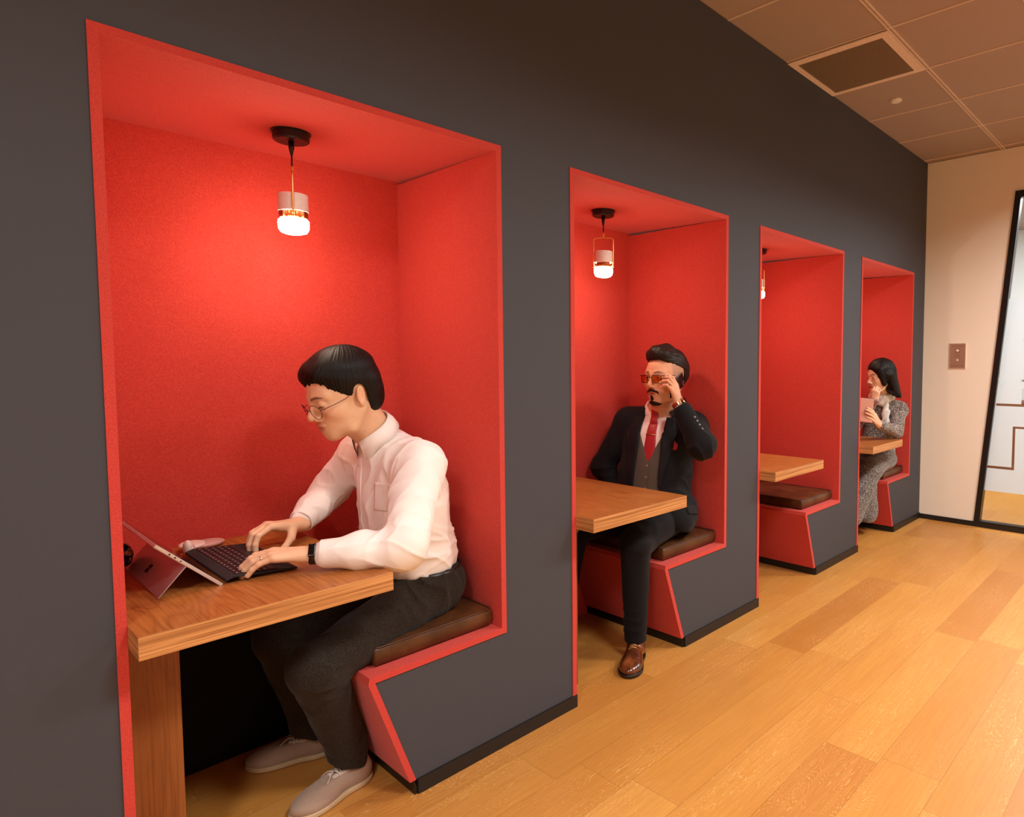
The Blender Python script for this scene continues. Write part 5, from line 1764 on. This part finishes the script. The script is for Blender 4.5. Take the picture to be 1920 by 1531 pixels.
obj('lace_cuff', S.mesh(RW3 - 0.16, RW3 + 0.12, 0.0034, 'lace_cuff'), M['lace_scarf'], wom)
for s in (LA3, RA3):
    S = SDF(); S.u(cap((s[0] + 0.02, s[1], 0.05), (s[0] + 0.02, s[1], 0.17), 0.034, 0.036), 0.01); S.u(cap((s[0] + 0.02, s[1], 0.040), (s[0] - 0.13, s[1] + 0.01, 0.030), 0.036, 0.028), 0.02)
    S.cut(half((0, 0, 0.003), (0, 0, -1)), 0.002)
    obj('boot', S.mesh(s + A(-0.22, -0.07, -0.14), s + A(0.12, 0.07, 0.10), 0.004, 'boot'), M['belt'], wom)
# tablet in a rose case
M['case'] = plain('rose_brown_case', lin(196, 138, 116), 0.6)
tc = A(4.290, 0.047, 0.985)
tn = unit(A(-0.80, -0.55, 0.22)); tu = unit(A(0.20, 0.0, 1.0) - tn * (A(0.20, 0, 1.0) @ tn)); tl = np.cross(tu, tn)
RT = np.stack([tn, tl, tu], 1)
tb3 = empty('tablet', tuple(tc), 'small tablet in a rose brown case held up by the woman in tweed', 'tablet')
S = SDF(); S.u(rbox(tc, (0.005, 0.060, 0.088), 0.004, RT), 0.001); obj('case', S.mesh(tc - 0.13, tc + 0.13, 0.0026, 'case'), M['case'], tb3)
S = SDF(); S.u(rbox(tc - tn * 0.0046, (0.0012, 0.052, 0.080), 0.001, RT), 0.001); obj('screen', S.mesh(tc - 0.13, tc + 0.13, 0.0022, 'screen'), M['gloss_black'], tb3)

# ------------------------------------------------------------------ things on the first table
ZT = 0.7505
M['alu'] = plain('silver_magnesium', lin(196, 186, 188), 0.32, metal=0.75, bump=0)
M['alu_edge'] = plain('bright_magnesium_edge', lin(226, 222, 222), 0.3, metal=0.7, bump=0)
M['mirror'] = plain('dark_mirror_emblem', lin(70, 36, 34), 0.12, metal=0.9, bump=0)
M['screen'] = plain('dark_glossy_screen', lin(34, 24, 40), 0.06, bump=0)
M['kb_fabric'] = plain('black_keyboard_cover', lin(34, 30, 34), 0.8, nscale=500)
M['key'] = plain('black_keycap', lin(40, 30, 34), 0.5, bump=0)
M['key_mark'] = plain('pale_key_legend', lin(190, 180, 180), 0.5, bump=0)
lt = empty('tablet_computer', (0.2, 0.32, ZT), 'silver tablet computer propped on its kickstand before the man in the white shirt', 'tablet computer')
y0, y1 = 0.137, 0.497
bot, top_ = A(0.249, 0, ZT + 0.003), A(0.108, 0, 0.889)
e1 = unit(top_ - bot); Ln = np.linalg.norm(top_ - bot)
en = A(e1[2], 0, -e1[0])                                   # towards the user
Mt = Matrix(((e1[0], 0, en[0], bot[0]), (0, 1, 0, 0), (e1[2], 0, en[2], bot[2]), (0, 0, 0, 1)))
bm = BX(0, Ln, y0, y1, -0.0085, 0, M=Mt)
tbm = obj('body', bm, M['alu_edge'], lt, bevel=0.0015)
obj('screen', BX(0.002, Ln - 0.002, y0 + 0.002, y1 - 0.002, 0.0001, 0.0006, M=Mt), M['screen'], lt)
obj('back_cover', BX(Ln * 0.5, Ln - 0.001, y0 + 0.001, y1 - 0.001, -0.0092, -0.0086, M=Mt), M['alu'], lt)
for k in range(3):
    obj('port', BX(Ln * (0.62 + 0.08 * k), Ln * (0.62 + 0.08 * k) + (0.005 if k else 0.0035), y0 - 0.0003, y0 + 0.0004, -0.0058, -0.0028, M=Mt), M['gloss_black'], lt)
hin = bot + e1 * Ln * 0.53 - en * 0.0085
foot = A(0.108, 0, ZT + 0.002)
e2 = unit(foot - hin); L2_ = np.linalg.norm(foot - hin)
e2n = A(-e2[2], 0, e2[0])
if e2n[0] > 0: e2n = -e2n
Mk = Matrix(((e2[0], 0, e2n[0], hin[0]), (0, 1, 0, 0), (e2[2], 0, e2n[2], hin[2]), (0, 0, 0, 1)))
ks = obj('kickstand', BX(0, L2_, y0 - 0.001, y1 + 0.001, -0.0005, 0.0022, M=Mk), M['alu'], lt, bevel=0.0008)
yc_ = 0.325
for a in (0, 1):
    for b in (0, 1):
        obj('emblem_square', BX(L2_ * 0.46 + a * 0.0125, L2_ * 0.46 + a * 0.0125 + 0.0112, yc_ + b * 0.0125, yc_ + b * 0.0125 + 0.0112, 0.0021, 0.0026, M=Mk), M['mirror'], ks, label='dark mirror square of the maker emblem')
kb = empty('keyboard_cover', (0.34, 0.32, ZT), 'thin black keyboard attached before the silver tablet, under his hands', 'keyboard')
# the strip by the screen folds up, the deck slopes down to the user
ky0, ky1 = 0.128, 0.500
prof = [(0.252, ZT + 0.010), (0.272, ZT + 0.0160), (0.430, ZT + 0.0015), (0.430, ZT + 0.0062), (0.272, ZT + 0.0208), (0.2535, ZT + 0.0150)]
bm = bmesh.new(); prism(bm, prof[:3] + prof[3:], ky0, ky1); obj('deck', bm, M['kb_fabric'], kb, bevel=0.001)
sl = math.atan2(0.0146, 0.158)
Md = Matrix.Translation((0.272, 0, ZT + 0.0209)) @ Matrix.Rotation(sl, 4, 'Y')
rowsn = [14, 14, 14, 13, 12, 7]
kx, rw = 0.006, 0.0172
for r, n in enumerate(rowsn):
    span = ky1 - ky0 - 0.022
    ws = [1.0] * n
    if r == 5: ws = [1.6, 1.2, 1.2, 5.6, 1.2, 1.2, 2.0]
    tot = sum(ws); y = ky0 + 0.011
    for w_ in ws:
        dy = span * w_ / tot
        x = kx + r * rw
        k_ = obj('key', BX(x, x + rw - 0.003, y + 0.0012, y + dy - 0.0012, 0.0002, 0.0016, M=Md), M['key'], kb)
        if r < 5:
            mm = obj('legend', BX(x + 0.005, x + 0.0085, y + dy * 0.40, y + dy * 0.56, 0.00155, 0.0018, M=Md), M['key_mark'], k_)
        y += dy
obj('touchpad', BX(0.113, 0.150, 0.26, 0.375, 0.0001, 0.0006, M=Md), M['gloss_black'], kb)

# the white mouse: two hinged flat halves, and a small white lens-shaped case beside it
M['mouse_white'] = plain('cream_plastic', lin(236, 214, 202), 0.35, bump=0)
M['mouse_mauve'] = plain('rose_plastic', lin(208, 160, 152), 0.4, bump=0)
mo = empty('computer_mouse', (0.33, 0.585, ZT), 'flat white mouse lying behind the keyboard', 'mouse')
Rm = rotz(0.15)
mc = A(0.318, 0.578, ZT + 0.010)
S = SDF(); S.u(ell(mc + A(0.012, 0.004, 0), (0.052, 0.034, 0.0125), Rm), 0.004); S.cut(half((0, 0, ZT + 0.0005), (0, 0, -1)), 0.002)
obj('shell', S.mesh(mc - 0.08, mc + 0.08, 0.002, 'shell'), M['mouse_mauve'], mo)
bm = bmesh.new(); lathe(bm, [(0.034, 0.0), (0.036, 0.005), (0.033, 0.008), (0.024, 0.0095)], (0, 0, 0), 36, M=Matrix.Translation((0.289, 0.571, ZT + 0.0135)) @ Matrix.Rotation(0.12, 4, 'X') @ Matrix.Diagonal((1, 0.85, 1, 1)))
obj('button_plate', bm, M['mouse_white'], mo, smooth=False)
ch = empty('earphone_case', (0.243, 0.53, ZT), 'small white oval case standing between tablet and mouse', 'case')
cc = A(0.264, 0.517, ZT + 0.0225)
S = SDF(); S.u(ell(cc, (0.013, 0.016, 0.0235)), 0.004); S.cut(half((0, 0, ZT + 0.0006), (0, 0, -1)), 0.002)
obj('lid', S.mesh(cc - 0.05, cc + 0.05, 0.0016, 'lid'), M['mouse_white'], ch)
S = SDF(); S.u(ell(cc + A(0.012, 0.012, -0.008), (0.010, 0.014, 0.0145)), 0.004); S.cut(half((0, 0, ZT + 0.0006), (0, 0, -1)), 0.002)
obj('body', S.mesh(cc - 0.05, cc + 0.05, 0.0016, 'body'), M['alu_edge'], ch)
# crumpled snack packet by the left panel
t_ = NT('printed_foil'); v_ = t_.coord(); n_ = t_.noise(v_, 55, 2, 0.5)
t_.color(t_.ramp(n_, [(0.0, lin(26, 20, 96)), (0.50, lin(26, 20, 96)), (0.52, lin(226, 220, 226)), (0.56, lin(216, 168, 40)), (0.62, lin(30, 110, 60)), (0.66, lin(26, 20, 96))]))
t_.b.inputs['Roughness'].default_value = 0.2
t_.b.inputs['Metallic'].default_value = 0.3
M['foil'] = t_.m
pc_ = A(0.082, 0.480, ZT + 0.043)
S = SDF(); S.u(ell(pc_, (0.042, 0.034, 0.043)), 0.004); S.post = lambda P: 0.005 * wob(P, 95, 5, 3); S.margin = 0.008
S.cut(half((0, 0, ZT + 0.0008), (0, 0, -1)), 0.002)
S.cut(half((0.0225, 0, 0), (-1, 0, 0)), 0.002)
tag(obj('snack_packet', S.mesh(pc_ - 0.08, pc_ + 0.08, 0.0022, 'snack_packet'), M['foil']), 'dark blue printed foil packet standing on the table by the left panel', 'packet')
